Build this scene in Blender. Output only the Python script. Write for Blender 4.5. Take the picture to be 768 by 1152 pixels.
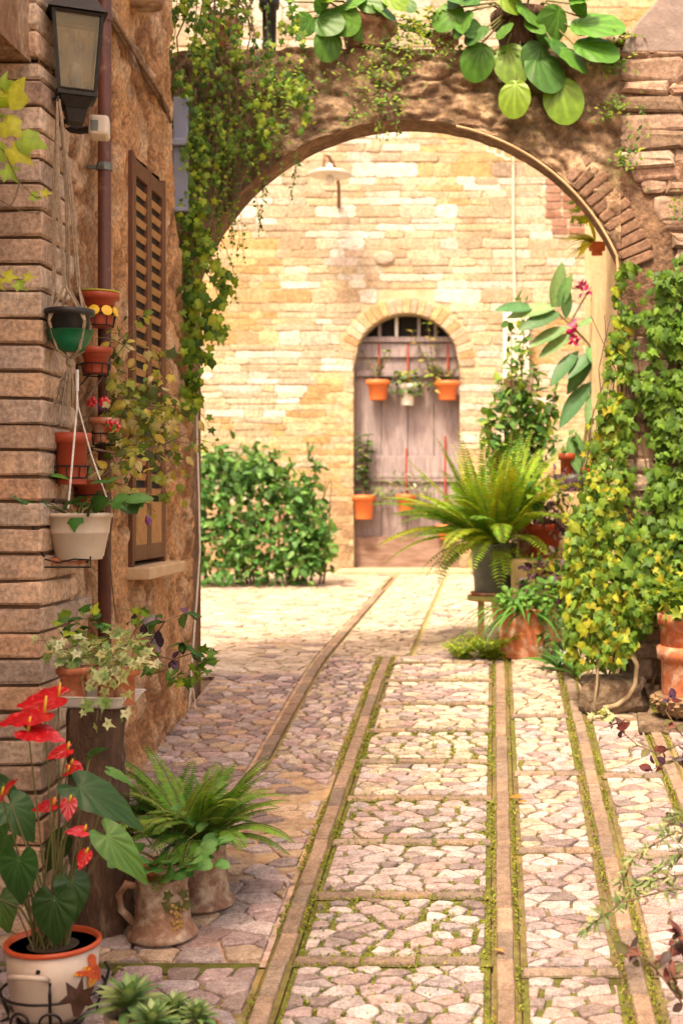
import bpy, math, random
import numpy as np
from mathutils import Vector, Matrix, noise as mn
R = math.radians
random.seed(7); rng = np.random.default_rng(7)
for o in list(bpy.data.objects): bpy.data.objects.remove(o)
scene = bpy.context.scene
COL = scene.collection

# ------------------------------------------------------------------ camera, sky, sun, exposure
EYE = 1.6; F = 1500.0; VX, VY = 556.0, 560.0
cd = bpy.data.cameras.new("camera"); cam = bpy.data.objects.new("camera", cd); COL.objects.link(cam)
cam.location = (0, 0, EYE); cam.rotation_euler = (R(90), 0, 0)
cd.sensor_fit = 'VERTICAL'; cd.sensor_height = 36; cd.sensor_width = 24; cd.lens = 36*F/1152
cd.shift_x = -(VX-384)/1152; cd.shift_y = -(576-VY)/1152
cd.clip_start = .05; cd.clip_end = 500
cd.dof.use_dof = True; cd.dof.focus_distance = 4.2; cd.dof.aperture_fstop = 3.6
scene.camera = cam
SUN = Vector((-.17, -.47, .85)).normalized()
el = math.asin(SUN.z); az = math.atan2(SUN.x, SUN.y)
w = bpy.data.worlds.new("World"); scene.world = w; w.use_nodes = True
nt = w.node_tree; nt.nodes.clear()
sky = nt.nodes.new('ShaderNodeTexSky'); sky.sky_type = 'NISHITA'; sky.sun_disc = False
sky.sun_elevation = el; sky.sun_rotation = az % (2*math.pi); sky.dust_density = 5.0; sky.air_density = 1.0; sky.ozone_density = .5
mul = nt.nodes.new('ShaderNodeMix'); mul.data_type = 'RGBA'; mul.blend_type = 'MULTIPLY'; mul.inputs['Factor'].default_value = 1
mul.inputs['B'].default_value = (1.32, 1.02, .78, 1)
bg = nt.nodes.new('ShaderNodeBackground'); bg.inputs['Strength'].default_value = .15
wo = nt.nodes.new('ShaderNodeOutputWorld')
nt.links.new(sky.outputs[0], mul.inputs['A']); nt.links.new(mul.outputs['Result'], bg.inputs[0]); nt.links.new(bg.outputs[0], wo.inputs[0])
sd = bpy.data.lights.new("sun", 'SUN'); sd.energy = 2.3; sd.angle = R(8); sd.color = (1, .87, .65)
so = bpy.data.objects.new("sun", sd); COL.objects.link(so); so.rotation_euler = SUN.to_track_quat('Z', 'Y').to_euler(); so.location = (-8, -4, 12)
scene.view_settings.view_transform = 'Standard'; scene.view_settings.look = 'None'
scene.view_settings.exposure = 1.55; scene.view_settings.gamma = 1
scene.render.engine = 'CYCLES'
scene.cycles.max_bounces = 6; scene.cycles.diffuse_bounces = 4; scene.cycles.transmission_bounces = 4; scene.cycles.transparent_max_bounces = 6

# ------------------------------------------------------------------ helpers
def at(px, py, Y):
    return Vector(((px-VX)*Y/F, Y, EYE-(py-VY)*Y/F))
def U(a, b): return random.uniform(a, b)
def ground_z(y):
    s0, s1, a, b = .114, .026, 6.0, 7.4
    if y <= a: return s0*y if y > -6 else -.684
    if y < b:
        t = (y-a)/(b-a); n = 20; z = s0*a
        it = t**3 - t**4/2                       # integral of smoothstep
        return z + (b-a)*(s0*t + (s1-s0)*it)
    z = s0*a + (b-a)*(s0 + (s1-s0)*.5)
    return z + s1*(min(y, 14)-b)
def fbm(x, y, z, s=1.0, o=4):
    return mn.fractal(Vector((x*s, y*s, z*s)), 1.0, 2.0, o)

MATS = {}
def mat(name, c1, c2=None, scale=8, rough=.8, bump=.3, bscale=30, bdist=.004, col=False, transl=0, spec=.4, metal=0, c3=None, s3=2, detail=6, stretch=None, coat=0, thr=(.35, .65), thr3=(.5, .7), speck=0, sps=140):
    m = bpy.data.materials.new(name); m.use_nodes = True; N = m.node_tree.nodes; L = m.node_tree.links
    b = N['Principled BSDF']; out = N['Material Output']
    b.inputs['Roughness'].default_value = rough; b.inputs['Metallic'].default_value = metal
    b.inputs['Specular IOR Level'].default_value = spec; b.inputs['Coat Weight'].default_value = coat
    tc = N.new('ShaderNodeTexCoord'); geo = N.new('ShaderNodeNewGeometry'); src = geo.outputs['Position']
    if stretch:
        mp = N.new('ShaderNodeMapping'); mp.inputs['Scale'].default_value = stretch; L.new(src, mp.inputs[0]); src = mp.outputs[0]
    def ramp(lo, hi, sc, dt=detail):
        n = N.new('ShaderNodeTexNoise'); n.inputs['Scale'].default_value = sc; n.inputs['Detail'].default_value = dt; n.inputs['Roughness'].default_value = .6
        L.new(src, n.inputs['Vector'])
        r = N.new('ShaderNodeMapRange'); r.inputs['From Min'].default_value = lo; r.inputs['From Max'].default_value = hi
        L.new(n.outputs['Fac'], r.inputs['Value']); return r.outputs[0]
    def mix(f, a, b_, mode='MIX'):
        x = N.new('ShaderNodeMix'); x.data_type = 'RGBA'; x.blend_type = mode
        if isinstance(f, (int, float)): x.inputs['Factor'].default_value = f
        else: L.new(f, x.inputs['Factor'])
        for s, v in (('A', a), ('B', b_)):
            if isinstance(v, tuple): x.inputs[s].default_value = (*v, 1) if len(v) == 3 else v
            else: L.new(v, x.inputs[s])
        return x.outputs['Result']
    c = tuple(c1)
    if c2 is not None: c = mix(ramp(*thr, scale), c, tuple(c2))
    if c3 is not None: c = mix(ramp(*thr3, s3), c, tuple(c3))
    if speck: c = mix(ramp(.38, .60, sps, 3), mix(1.0, c, (1-speck, 1-speck, 1-speck*.95), 'MULTIPLY'), c)
    if col:
        a = N.new('ShaderNodeAttribute'); a.attribute_name = 'Col'
        c = mix(1.0, c, a.outputs['Color'], 'MULTIPLY')
    if isinstance(c, tuple): b.inputs['Base Color'].default_value = (*c, 1)
    else: L.new(c, b.inputs['Base Color'])
    if bump:
        n = N.new('ShaderNodeTexNoise'); n.inputs['Scale'].default_value = bscale; n.inputs['Detail'].default_value = 8; n.inputs['Roughness'].default_value = .65
        L.new(src, n.inputs['Vector'])
        bp = N.new('ShaderNodeBump'); bp.inputs['Strength'].default_value = bump; bp.inputs['Distance'].default_value = bdist
        L.new(n.outputs['Fac'], bp.inputs['Height']); L.new(bp.outputs[0], b.inputs['Normal'])
    if transl:
        t = N.new('ShaderNodeBsdfTranslucent'); ms = N.new('ShaderNodeMixShader'); ms.inputs[0].default_value = transl
        tcol = mix(1.0, c, (1.25, 1.15, .55), 'MULTIPLY') if not isinstance(c, tuple) else None
        if tcol is not None: L.new(tcol, t.inputs[0])
        else: t.inputs[0].default_value = (*c, 1)
        L.new(b.outputs[0], ms.inputs[1]); L.new(t.outputs[0], ms.inputs[2]); L.new(ms.outputs[0], out.inputs[0])
    MATS[name] = m; return m

def wloc(o):
    v = Vector(o.location); p = o.parent
    while p: v += Vector(p.location); p = p.parent
    return v
def tag(o, label=None, cat=None, group=None, kind=None):
    if label: o['label'] = label
    if cat: o['category'] = cat
    if group: o['group'] = group
    if kind: o['kind'] = kind
    return o
def thing(name, loc, label, cat, group=None):
    o = bpy.data.objects.new(name, None); o.empty_display_size = .05; COL.objects.link(o); o.location = loc
    return tag(o, label, cat, group)

class MB:
    def __init__(s): s.v = []; s.f = []; s.c = []; s.cc = (1, 1, 1)
    def add(s, vs, fs, c=None):
        n = len(s.v); s.v += [tuple(p) for p in vs]; s.f += [[i+n for i in f] for f in fs]
        s.c += [tuple(c or s.cc)]*len(vs)
    def box(s, c, d, rz=0, c_=None, rx=0, ry=0):
        M = Matrix.Rotation(rz, 3, 'Z') @ Matrix.Rotation(ry, 3, 'Y') @ Matrix.Rotation(rx, 3, 'X'); c = Vector(c)
        vs = [c + M @ Vector((x*d[0]/2, y*d[1]/2, z*d[2]/2)) for x in (-1, 1) for y in (-1, 1) for z in (-1, 1)]
        s.add(vs, [(0,1,3,2), (4,6,7,5), (0,4,5,1), (2,3,7,6), (0,2,6,4), (1,5,7,3)], c_)
    def tube(s, pts, r, n=6, r2=None, c=None, cap=True):
        pts = [Vector(p) for p in pts]; m = len(pts); vs = []; up = Vector((.13, .27, .95)).normalized()
        for i, p in enumerate(pts):
            d = (pts[min(i+1, m-1)]-pts[max(i-1, 0)]).normalized()
            a = d.cross(up);
            if a.length < .05: a = d.cross(Vector((1, 0, 0)))
            a.normalize(); b = d.cross(a)
            rr = (r[i] if isinstance(r, (list, tuple)) else (r if r2 is None else r+(r2-r)*i/(m-1)))
            for k in range(n):
                t = 2*math.pi*k/n; vs.append(p+a*math.cos(t)*rr+b*math.sin(t)*rr)
        fs = [(i*n+k, i*n+(k+1) % n, (i+1)*n+(k+1) % n, (i+1)*n+k) for i in range(m-1) for k in range(n)]
        if cap: fs += [tuple(range(n))[::-1], tuple((m-1)*n+k for k in range(n))]
        s.add(vs, fs, c)
    def lathe(s, c, prof, n=28, c_=None, wob=0, tilt=None, sx=1, sy=1):
        c = Vector(c); vs = []; M = tilt or Matrix.Identity(3)
        for (r, z) in prof:
            for k in range(n):
                t = 2*math.pi*k/n; rr = r*(1+wob*math.sin(3*t+z*20))
                vs.append(c + M @ Vector((rr*math.cos(t)*sx, rr*math.sin(t)*sy, z)))
        m = len(prof)
        fs = [(i*n+k, i*n+(k+1) % n, (i+1)*n+(k+1) % n, (i+1)*n+k) for i in range(m-1) for k in range(n)]
        if prof[0][0] > 1e-4: fs.append(tuple(range(n))[::-1])
        if prof[-1][0] > 1e-4: fs.append(tuple((m-1)*n+k for k in range(n)))
        s.add(vs, fs, c_)
    def extr(s, poly, a, b, flip=False):               # poly of 3D points extruded by vector
        n = len(poly); p = [Vector(q)+Vector(a) for q in poly]+[Vector(q)+Vector(b) for q in poly]
        s.add(p, [tuple(range(n))[::-1], tuple(range(n, 2*n))]+[(i, (i+1) % n, n+(i+1) % n, n+i) for i in range(n)])
    def build(s, name, m, parent=None, bevel=0, smooth=False, label=None):
        if not s.v: return None
        V = np.array(s.v, dtype=float)
        if parent is None:
            L = np.array([(V[:, 0].min()+V[:, 0].max())/2, (V[:, 1].min()+V[:, 1].max())/2, V[:, 2].min()])
        else: L = np.array(wloc(parent))
        me = bpy.data.meshes.new(name); me.from_pydata((V-L).tolist(), [], s.f)
        a = me.color_attributes.new('Col', 'FLOAT_COLOR', 'POINT')
        ca = np.ones((len(s.v), 4), dtype=np.float32); ca[:, :3] = np.array(s.c); a.data.foreach_set('color', ca.ravel())
        if smooth: me.polygons.foreach_set('use_smooth', [True]*len(me.polygons))
        me.materials.append(m); me.update()
        o = bpy.data.objects.new(name, me); COL.objects.link(o)
        if parent: o.parent = parent
        else: o.location = L
        if bevel:
            md = o.modifiers.new('bevel', 'BEVEL'); md.width = bevel; md.segments = 2; md.limit_method = 'ANGLE'; md.angle_limit = R(40)
        if label: o['label'] = label
        return o

# ---- leaf templates: verts, faces, shade; base at origin, tip along +Y, face up +Z
def t_oval(w=.42, k=5, fold=.25, droop=.25, tip=.9, vein=1.35):
    vs = []; fs = []; sh = []
    for i in range(k+1):
        t = i/k; ww = w*math.sin(math.pi*min(1, t**tip))**.75*.5 if 0 < i < k else .012
        z = -droop*t*t
        vs += [(-ww, t, z+fold*ww), (0, t, z), (ww, t, z+fold*ww)]; sh += [1, vein, 1]
    for i in range(k):
        a = i*3; fs += [(a, a+1, a+4, a+3), (a+1, a+2, a+5, a+4)]
    return np.array(vs), fs, np.array(sh)
def t_fan(out, droop=.3, cup=.15, vein=1.3, wave=0, ctr=(0, .0)):
    n = len(out); vs = [(ctr[0], ctr[1], 0)]; sh = [vein]
    for q, rr in enumerate((.55, 1)):
        for j, (x, y) in enumerate(out):
            X = ctr[0]+(x-ctr[0])*rr; Y = ctr[1]+(y-ctr[1])*rr; d = math.hypot(x, y)*rr
            vs.append((X, Y, -droop*Y*abs(Y)+cup*X*X*1.5+wave*math.sin(j*2.3)*rr)); sh.append(1.08 if q == 0 else .96)
    fs = [(0, 1+j, 1+(j+1) % n) for j in range(n)] + [(1+j, 1+n+j, 1+n+(j+1) % n, 1+(j+1) % n) for j in range(n)]
    return np.array(vs, dtype=float), fs, np.array(sh)
IVY_O = [(.0, 1), (-.12, .62), (-.22, .50), (-.55, .52), (-.36, .22), (-.40, -.12), (-.18, -.10), (0, .02), (.18, -.10), (.40, -.12), (.36, .22), (.55, .52), (.22, .50), (.12, .62)]
T_IVY = t_fan(IVY_O, .35, .25, 1.35, .03, (0, .15))
T_IVY2 = t_fan([(0, 1), (-.25, .6), (-.48, .45), (-.42, .1), (-.2, -.08), (0, .03), (.2, -.08), (.42, .1), (.48, .45), (.25, .6)], .2, -.3, 1.2, .05, (0, .2))
T_VAR = t_fan(IVY_O, .3, .2, .55, .03, (0, .2))         # variegated: green heart, pale edge
def dense(o, n=2):
    out = []; m = len(o)
    for i in range(m):
        p0, p1, p2, p3 = [np.array(o[(i+k) % m], float) for k in (-1, 0, 1, 2)]
        for j in range(n):
            t = j/n; out.append(tuple(.5*((2*p1)+(-p0+p2)*t+(2*p0-5*p1+4*p2-p3)*t*t+(-p0+3*p1-3*p2+p3)*t**3)))
    return out
def t_veined(out, droop=.35, cup=.5, wave=.016, ctr=(0, .02), v=1.3, rings=(.2, .45, .72, 1)):
    n = len(out); vs = [(ctr[0], ctr[1], 0)]; sh = [v]
    for rr in rings:
        for j, (x, y) in enumerate(out):
            X = ctr[0]+(x-ctr[0])*rr; Y = ctr[1]+(y-ctr[1])*rr; vein = (j % 3 == 0)
            vs.append((X, Y, -droop*Y*abs(Y)-cup*.25*(X*X)*2+cup*.22*abs(X)+(-.010 if vein else .008)*math.sin(math.pi*min(1, rr*.8))+wave*math.sin(j*1.7)*rr)); sh.append(v if vein and rr < .9 else (.88 if rr < 1 else 1.0))
    fs = [(0, 1+j, 1+(j+1) % n) for j in range(n)]
    for q in range(len(rings)-1): fs += [(1+q*n+j, 1+(q+1)*n+j, 1+(q+1)*n+(j+1) % n, 1+q*n+(j+1) % n) for j in range(n)]
    return np.array(vs, dtype=float), fs, np.array(sh)
HEART = [(0, 1), (-.16, .78), (-.33, .52), (-.43, .25), (-.42, .0), (-.30, -.2), (-.14, -.22), (0, -.02), (.14, -.22), (.30, -.2), (.42, .0), (.43, .25), (.33, .52), (.16, .78)]
T_HEART = t_veined(dense(HEART, 3))
T_SPATHE = t_veined(dense(HEART, 3), .1, .3, .02, v=.8)
ROUND = [(.46*math.sin(2*math.pi*i/14), .5-.5*math.cos(2*math.pi*i/14)) for i in range(14)]
T_ROUND = t_fan(ROUND, .25, .5, 1.2, .02, (0, .45))
T_PAD = t_veined([(.44*math.sin(2*math.pi*i/24), .5-.5*math.cos(2*math.pi*i/24)) for i in range(24)], .25, .5, .012, (0, .12), 1.3)
T_OVAL = t_oval(); T_WIDE = t_oval(.62, 5, .2, .3, .85); T_LONG = t_oval(.24, 5, .25, .5); T_SMALL = t_oval(.5, 3, .3, .2)
T_STRAP = t_oval(.13, 5, .35, .5, .8)
T_NEED = t_oval(.12, 2, .1, .1)
T_PIN = t_oval(.30, 2, .1, .25, .7, 1.1)
class Leaves:
    def __init__(s): s.d = {}
    def add(s, T, p, d, n, size, c):
        s.d.setdefault(id(T), (T, []))[1].append((tuple(p), tuple(d), tuple(n), size, tuple(c)))
    def build(s, name, m, parent=None, label=None, smooth=True):
        mb = MB(); VV = []; CC = []; FF = []; off = 0
        for T, items in s.d.values():
            tv, tf, sh = T; P = np.array([i[0] for i in items], float); D = np.array([i[1] for i in items], float); Nn = np.array([i[2] for i in items], float)
            S = np.array([i[3] for i in items], float); C = np.array([i[4] for i in items], float)
            D /= np.linalg.norm(D, axis=1, keepdims=True)+1e-9
            Nn = Nn - (Nn*D).sum(1, keepdims=True)*D; ln = np.linalg.norm(Nn, axis=1, keepdims=True)
            Nn = np.where(ln < 1e-3, np.cross(D, np.array([.3, .8, .5])), Nn); Nn /= np.linalg.norm(Nn, axis=1, keepdims=True)+1e-9
            X = np.cross(D, Nn)
            k = len(tv)
            W = P[:, None, :] + S[:, None, None]*(tv[None, :, 0:1]*X[:, None, :]+tv[None, :, 1:2]*D[:, None, :]+tv[None, :, 2:3]*Nn[:, None, :])
            VV.append(W.reshape(-1, 3)); CC.append((C[:, None, :]*sh[None, :, None]).reshape(-1, 3))
            for i in range(len(items)):
                b = off+i*k; FF += [[b+q for q in f] for f in tf]
            off += len(items)*k
        if not VV: return None
        mb.v = np.concatenate(VV).tolist(); mb.c = np.concatenate(CC).tolist(); mb.f = FF
        return mb.build(name, m, parent, smooth=smooth, label=label)

def rv(s=1): return Vector((random.gauss(0, 1), random.gauss(0, 1), random.gauss(0, 1)))*s
def cvar(pal, j=.15):
    c = random.choice(pal); k = 1+U(-j, j); return (c[0]*k*(1+U(-.08, .08)), c[1]*k, c[2]*k)
def arc(p, d, L, droop, n=6):                          # a stem bending under gravity
    p = Vector(p); d = Vector(d).normalized(); out = [p.copy()]
    for i in range(n):
        d = (d+Vector((0, 0, -droop/n))).normalized(); p = p+d*L/n; out.append(p.copy())
    return out
def rubble(u, v, s=7, asp=1.7, k=3):
    d, P = mn.voronoi(Vector((u*s/asp, v*s, k)), distance_metric='DISTANCE', exponent=2.5)
    e = min(1, max(0, (d[1]-d[0]-.04)/.22)); q = P[0]; h = mn.noise(Vector((q[0]*3.3, q[1]*3.3, k+.5)))
    return e*e*(3-2*e), h
def inpoly(x, y, P):
    c = False; j = len(P)-1
    for i in range(len(P)):
        xi, yi = P[i]; xj, yj = P[j]
        if (yi > y) != (yj > y) and x < (xj-xi)*(y-yi)/(yj-yi)+xi: c = not c
        j = i
    return c

# ---- materials
G = dict(
 ivy=[(.10,.20,.025),(.14,.26,.03),(.07,.15,.02),(.19,.30,.03),(.27,.34,.03),(.05,.11,.015)],
 ivyy=[(.34,.38,.03),(.26,.33,.03),(.17,.28,.03),(.40,.38,.04),(.10,.18,.02),(.13,.24,.03)],
 dark=[(.04,.10,.025),(.06,.14,.03),(.05,.11,.02),(.09,.18,.04)],
 bush=[(.05,.14,.03),(.08,.20,.05),(.04,.10,.02),(.12,.26,.05)],
 fern=[(.34,.50,.04),(.26,.44,.04),(.42,.52,.05),(.16,.34,.04)],
 dfern=[(.10,.22,.03),(.07,.17,.03),(.16,.28,.04)],
 berg=[(.08,.20,.025),(.06,.16,.03),(.10,.25,.03),(.18,.30,.03)],
 lime=[(.45,.50,.05),(.35,.45,.05),(.25,.38,.06)],
 purp=[(.10,.04,.10),(.16,.08,.16),(.07,.03,.07),(.25,.20,.25)],
 burg=[(.14,.04,.04),(.22,.08,.06),(.08,.05,.05),(.12,.11,.05)],
 aut=[(.30,.32,.05),(.45,.38,.08),(.12,.20,.04),(.20,.26,.05),(.50,.42,.20),(.08,.10,.03)],
 var=[(.62,.66,.34),(.48,.58,.26),(.66,.66,.44),(.25,.38,.12)])
mLeaf = mat('leaf', (1, 1, 1), (.7, .75, .7), 60, .5, .2, 90, .002, col=True, transl=.4, spec=.25)
mWax = mat('waxy_leaf', (1, 1, 1), (.72, .8, .7), 40, .42, .3, 60, .002, col=True, transl=.22, spec=.3)
mStem = mat('stem', (.16, .13, .05), (.10, .12, .03), 30, .7, .3, 120, .001)
mWood = mat('woody_stem', (.17, .11, .06), (.09, .06, .035), 30, .85, .5, 120, .002)
mTerra = mat('terracotta', (.52, .17, .07), (.40, .13, .06), 12, .75, .25, 80, .001, c3=(.62, .42, .31), s3=14, thr3=(.48, .66), speck=.25, sps=60)
mTerraD = mat('aged_terracotta', (.33, .17, .10), (.22, .12, .075), 9, .8, .6, 50, .003, c3=(.48, .37, .26), s3=16, thr3=(.46, .62), speck=.3, sps=70)
mOrange = mat('orange_plastic', (.66, .17, .04), (.58, .15, .04), 6, .5, .05, 60, .001)
mRedPl = mat('red_brown_plastic', (.36, .06, .025), (.27, .045, .02), 8, .45, .1, 60, .001)
mSoil = mat('soil', (.05, .033, .02), (.09, .06, .035), 60, .95, .8, 90, .006)
mCream = mat('cream_plastic', (.62, .53, .42), (.56, .47, .37), 7, .4, .06, 40, .001, c3=(.45, .36, .26), s3=5, thr3=(.55, .8))
mWhite = mat('white_plastic', (.68, .66, .62), (.58, .56, .52), 9, .4, .08, 40, .001)
mBlack = mat('black_iron', (.010, .009, .009), (.02, .016, .014), 40, .5, .3, 90, .001, spec=.3)
mBlackP = mat('black_plastic', (.02, .02, .022), (.04, .038, .035), 20, .5, .1, 60, .001)
mGreenP = mat('green_plastic', (.0, .15, .055), (.0, .11, .04), 12, .35, .05, 40, .001, spec=.5)
mRope = mat('jute_rope', (.36, .28, .19), (.22, .17, .12), 80, .95, .8, 220, .002)
mCord = mat('white_cord', (.7, .66, .6), (.55, .5, .43), 90, .8, .4, 220, .001)
mPipe = mat('brown_painted_metal', (.13, .05, .035), (.09, .035, .028), 12, .45, .12, 60, .001, c3=(.2, .10, .07), s3=20, thr3=(.58, .7))
mShut = mat('brown_shutter_wood', (.13, .05, .022), (.085, .034, .016), 20, .55, .4, 60, .001, stretch=(6, 6, 1))
mSlat = mat('weathered_slat_wood', (.38, .20, .07), (.27, .13, .045), 24, .6, .3, 60, .001)
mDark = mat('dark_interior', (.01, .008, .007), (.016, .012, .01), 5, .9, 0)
mStone = mat('masonry_stone', (1, 1, 1), (.78, .74, .70), 14, .9, .7, 38, .012, col=True, c3=(.78, .68, .58), s3=1.6, thr3=(.48, .70), speck=.36, sps=45)
mBrick = mat('weathered_brick', (1, 1, 1), (.72, .70, .68), 18, .88, .7, 55, .007, col=True, c3=(1.15, 1.08, 1.0), s3=7, speck=.38, sps=75)
mMortar = mat('mortar', (.50, .41, .27), (.40, .31, .19), 9, .95, .8, 50, .012)
mMortarD = mat('dark_mortar', (.20, .12, .07), (.12, .075, .045), 12, .95, .9, 50, .012)
mPave = mat('paving_stone', (1.05, 1.02, 1), (.70, .64, .60), 34, .75, .9, 70, .012, col=True, c3=(1.18, 1.12, 1.05), s3=16, speck=.36, sps=150)
mJoint = mat('paving_joint', (1, 1, 1), (.62, .45, .40), 30, .95, .8, 90, .01, col=True, c3=(1.25, 1.05, .8), s3=7)
mPlaster = mat('rough_old_plaster', (1.18, 1.02, .84), (.92, .72, .54), 9, col=True, rough=.92, bump=1, bscale=30, bdist=.03, c3=(.80, .66, .52), s3=7, thr3=(.5, .62), detail=10, speck=.45, sps=60)
mLint = mat('smooth_old_plaster', (.40, .24, .13), (.30, .16, .08), 5.5, .92, 1, 26, .045, c3=(.60, .42, .27), s3=7, thr3=(.5, .64), detail=10, stretch=(1, 1, .7), thr=(.45, .65), speck=.3, sps=34)
mArch = mat('mossy_arch_plaster', (1.0, .95, .9), (.62, .52, .44), 6, .95, 1, 28, .03, col=True, c3=(1.25, 1.2, 1.1), s3=5, thr3=(.52, .66), detail=10, speck=.45, sps=34)
mGrey = mat('grey_render', (.25, .20, .18), (.19, .15, .135), 5, .9, .7, 40, .008, c3=(.30, .24, .21), s3=11)
mDoor = mat('faded_door_paint', (.31, .255, .265), (.21, .17, .175), 7, .75, .35, 40, .003, stretch=(7, 7, .8), c3=(.38, .31, .29), s3=5, speck=.2, sps=60)
mDoorB = mat('worn_door_wood', (.16, .09, .065), (.28, .19, .15), 6, .85, .6, 40, .006, stretch=(1, 1, 5))
mBlue = mat('blue_grey_metal', (.22, .25, .36), (.28, .31, .41), 6, .5, .1, 30, .001)
mGlassX = mat('old_lantern_glass', (.20, .17, .09), (.32, .25, .11), 9, .12, .05, 20, .001, spec=.6, c3=(.10, .09, .06), s3=14)
mGlass = mGlassX; mGlass.node_tree.nodes['Principled BSDF'].inputs['Alpha'].default_value = .38
mAnth = mat('glossy_leaf', (1, 1, 1), (.66, .76, .6), 26, .34, .5, 45, .004, col=True, transl=.10, spec=.35)
mBark = mat('stump_bark', (.075, .04, .025), (.15, .085, .05), 14, .95, 1, 32, .03, stretch=(2, 2, .6), c3=(.24, .16, .10), s3=9, thr3=(.56, .66))
mRed = mat('red_spathe', (.50, .010, .015), (.34, .006, .01), 60, .22, .6, 90, .003, spec=.5, c3=(.62, .06, .06), s3=50, thr3=(.60, .66), coat=.4)
mYel = mat('yellow_glaze', (.75, .50, .04), (.65, .38, .03), 12, .4, .1, 60, .001)
mPot = mat('cream_glaze', (.56, .46, .37), (.50, .40, .31), 6, .35, .08, 30, .001, c3=(.42, .31, .23), s3=9, thr3=(.56, .8), spec=.45)
mMag = mat('magenta_petal', (.45, .01, .12), (.3, .01, .1), 30, .5, 0)
mZinc = mat('zinc', (.20, .22, .20), (.12, .135, .12), 8, .5, .2, 40, .001, metal=.4)
mMossW = mat('mossy_timber', (.48, .38, .14), (.30, .22, .09), 12, .9, .5, 50, .004)
# ------------------------------------------------------------------ the ground
xs = [-60, -20, -8]+[-5+.25*i for i in range(33)]+[8, 20, 60]
ys = [-60, -20, -6]+[-4+.5*i for i in range(16)]+[4+.2*i for i in range(50)]+[14, 20, 60]
mb = MB(); mb.cc = (.24, .18, .11)
mb.add([(x, y, ground_z(y)-.022) for y in ys for x in xs], [(j*len(xs)+i, j*len(xs)+i+1, (j+1)*len(xs)+i+1, (j+1)*len(xs)+i) for j in range(len(ys)-1) for i in range(len(xs)-1)])
tag(mb.build('ground', mJoint), kind='structure')

def clip(P, a, b, c):                                     # keep a*x+b*y<=c
    out = []; n = len(P)
    for i in range(n):
        p = P[i]; q = P[(i+1) % n]; dp = a*p[0]+b*p[1]-c; dq = a*q[0]+b*q[1]-c
        if dp <= 0: out.append(p)
        if (dp < 0 < dq) or (dq < 0 < dp):
            t = dp/(dp-dq); out.append((p[0]+t*(q[0]-p[0]), p[1]+t*(q[1]-p[1])))
    return out
stones = MB(); bricks = MB(); beds = MB()
PINK = [(.55,.47,.46),(.49,.40,.385),(.45,.35,.34),(.51,.395,.39),(.36,.28,.27),(.47,.41,.41),(.57,.49,.48),(.28,.22,.215),(.42,.37,.38),(.48,.35,.32)]
CREAM = [(.56,.48,.37),(.60,.52,.41),(.48,.41,.31),(.54,.45,.35),(.64,.56,.46),(.56,.46,.36)]
GREYS = [(.34,.27,.25),(.30,.25,.24)]
TAN = [(.56,.42,.29),(.50,.37,.25),(.60,.47,.34)]
MOSS = (.13,.15,.025); SAND = (.50,.39,.27); PINKSAND = (.54,.43,.37)
def stone(P, h, col):
    n = len(P)
    if n < 3: return
    A = sum(P[i][0]*P[(i+1) % n][1]-P[(i+1) % n][0]*P[i][1] for i in range(n))/2
    if abs(A) < .0003: return
    Q = []
    for i in range(n):                                    # cut the corners
        p = P[i]; q = P[(i+1) % n]; t = U(.04, .13); Q += [(p[0]*(1-t)+q[0]*t, p[1]*(1-t)+q[1]*t), (p[0]*t+q[0]*(1-t), p[1]*t+q[1]*(1-t))]
    P = Q; n = len(P)
    cx = sum(p[0] for p in P)/n; cy = sum(p[1] for p in P)/n
    sz = math.sqrt(abs(A)); tx = U(-.06, .06); ty = U(-.06, .06); hh = h*U(.75, 1.15)
    vs = []
    for k, zz in ((1, -.02), (1-.002/sz*1.5, hh*.6), (1-.007/sz*1.5, hh*.98), (.6, hh*1.04)):
        k = max(.3, k)
        for x, y in P:
            X = cx+(x-cx)*k; Yq = cy+(y-cy)*k
            vs.append((X, Yq, ground_z(Yq)+zz+(x-cx)*tx*k+(y-cy)*ty*k+(.0015*mn.noise(Vector((X*40, Yq*40, 0))) if zz > 0 else 0)))
    fs = [(r*n+i, r*n+(i+1) % n, (r+1)*n+(i+1) % n, (r+1)*n+i) for r in range(3) for i in range(n)]
    fs.append(tuple(3*n+i for i in range(n)))
    stones.add(vs, fs, col)
def bed(x0, x1, y0, y1, col, dz=-.006):
    n = max(1, int((y1-y0)/.1)); vs = []; fs = []
    for j in range(n+1):
        y = y0+(y1-y0)*j/n; vs += [(x0, y, ground_z(y)+dz), (x1, y, ground_z(y)+dz)]
    for j in range(n): fs.append((2*j, 2*j+1, 2*j+3, 2*j+2))
    beds.add(vs, fs, col)
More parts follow.
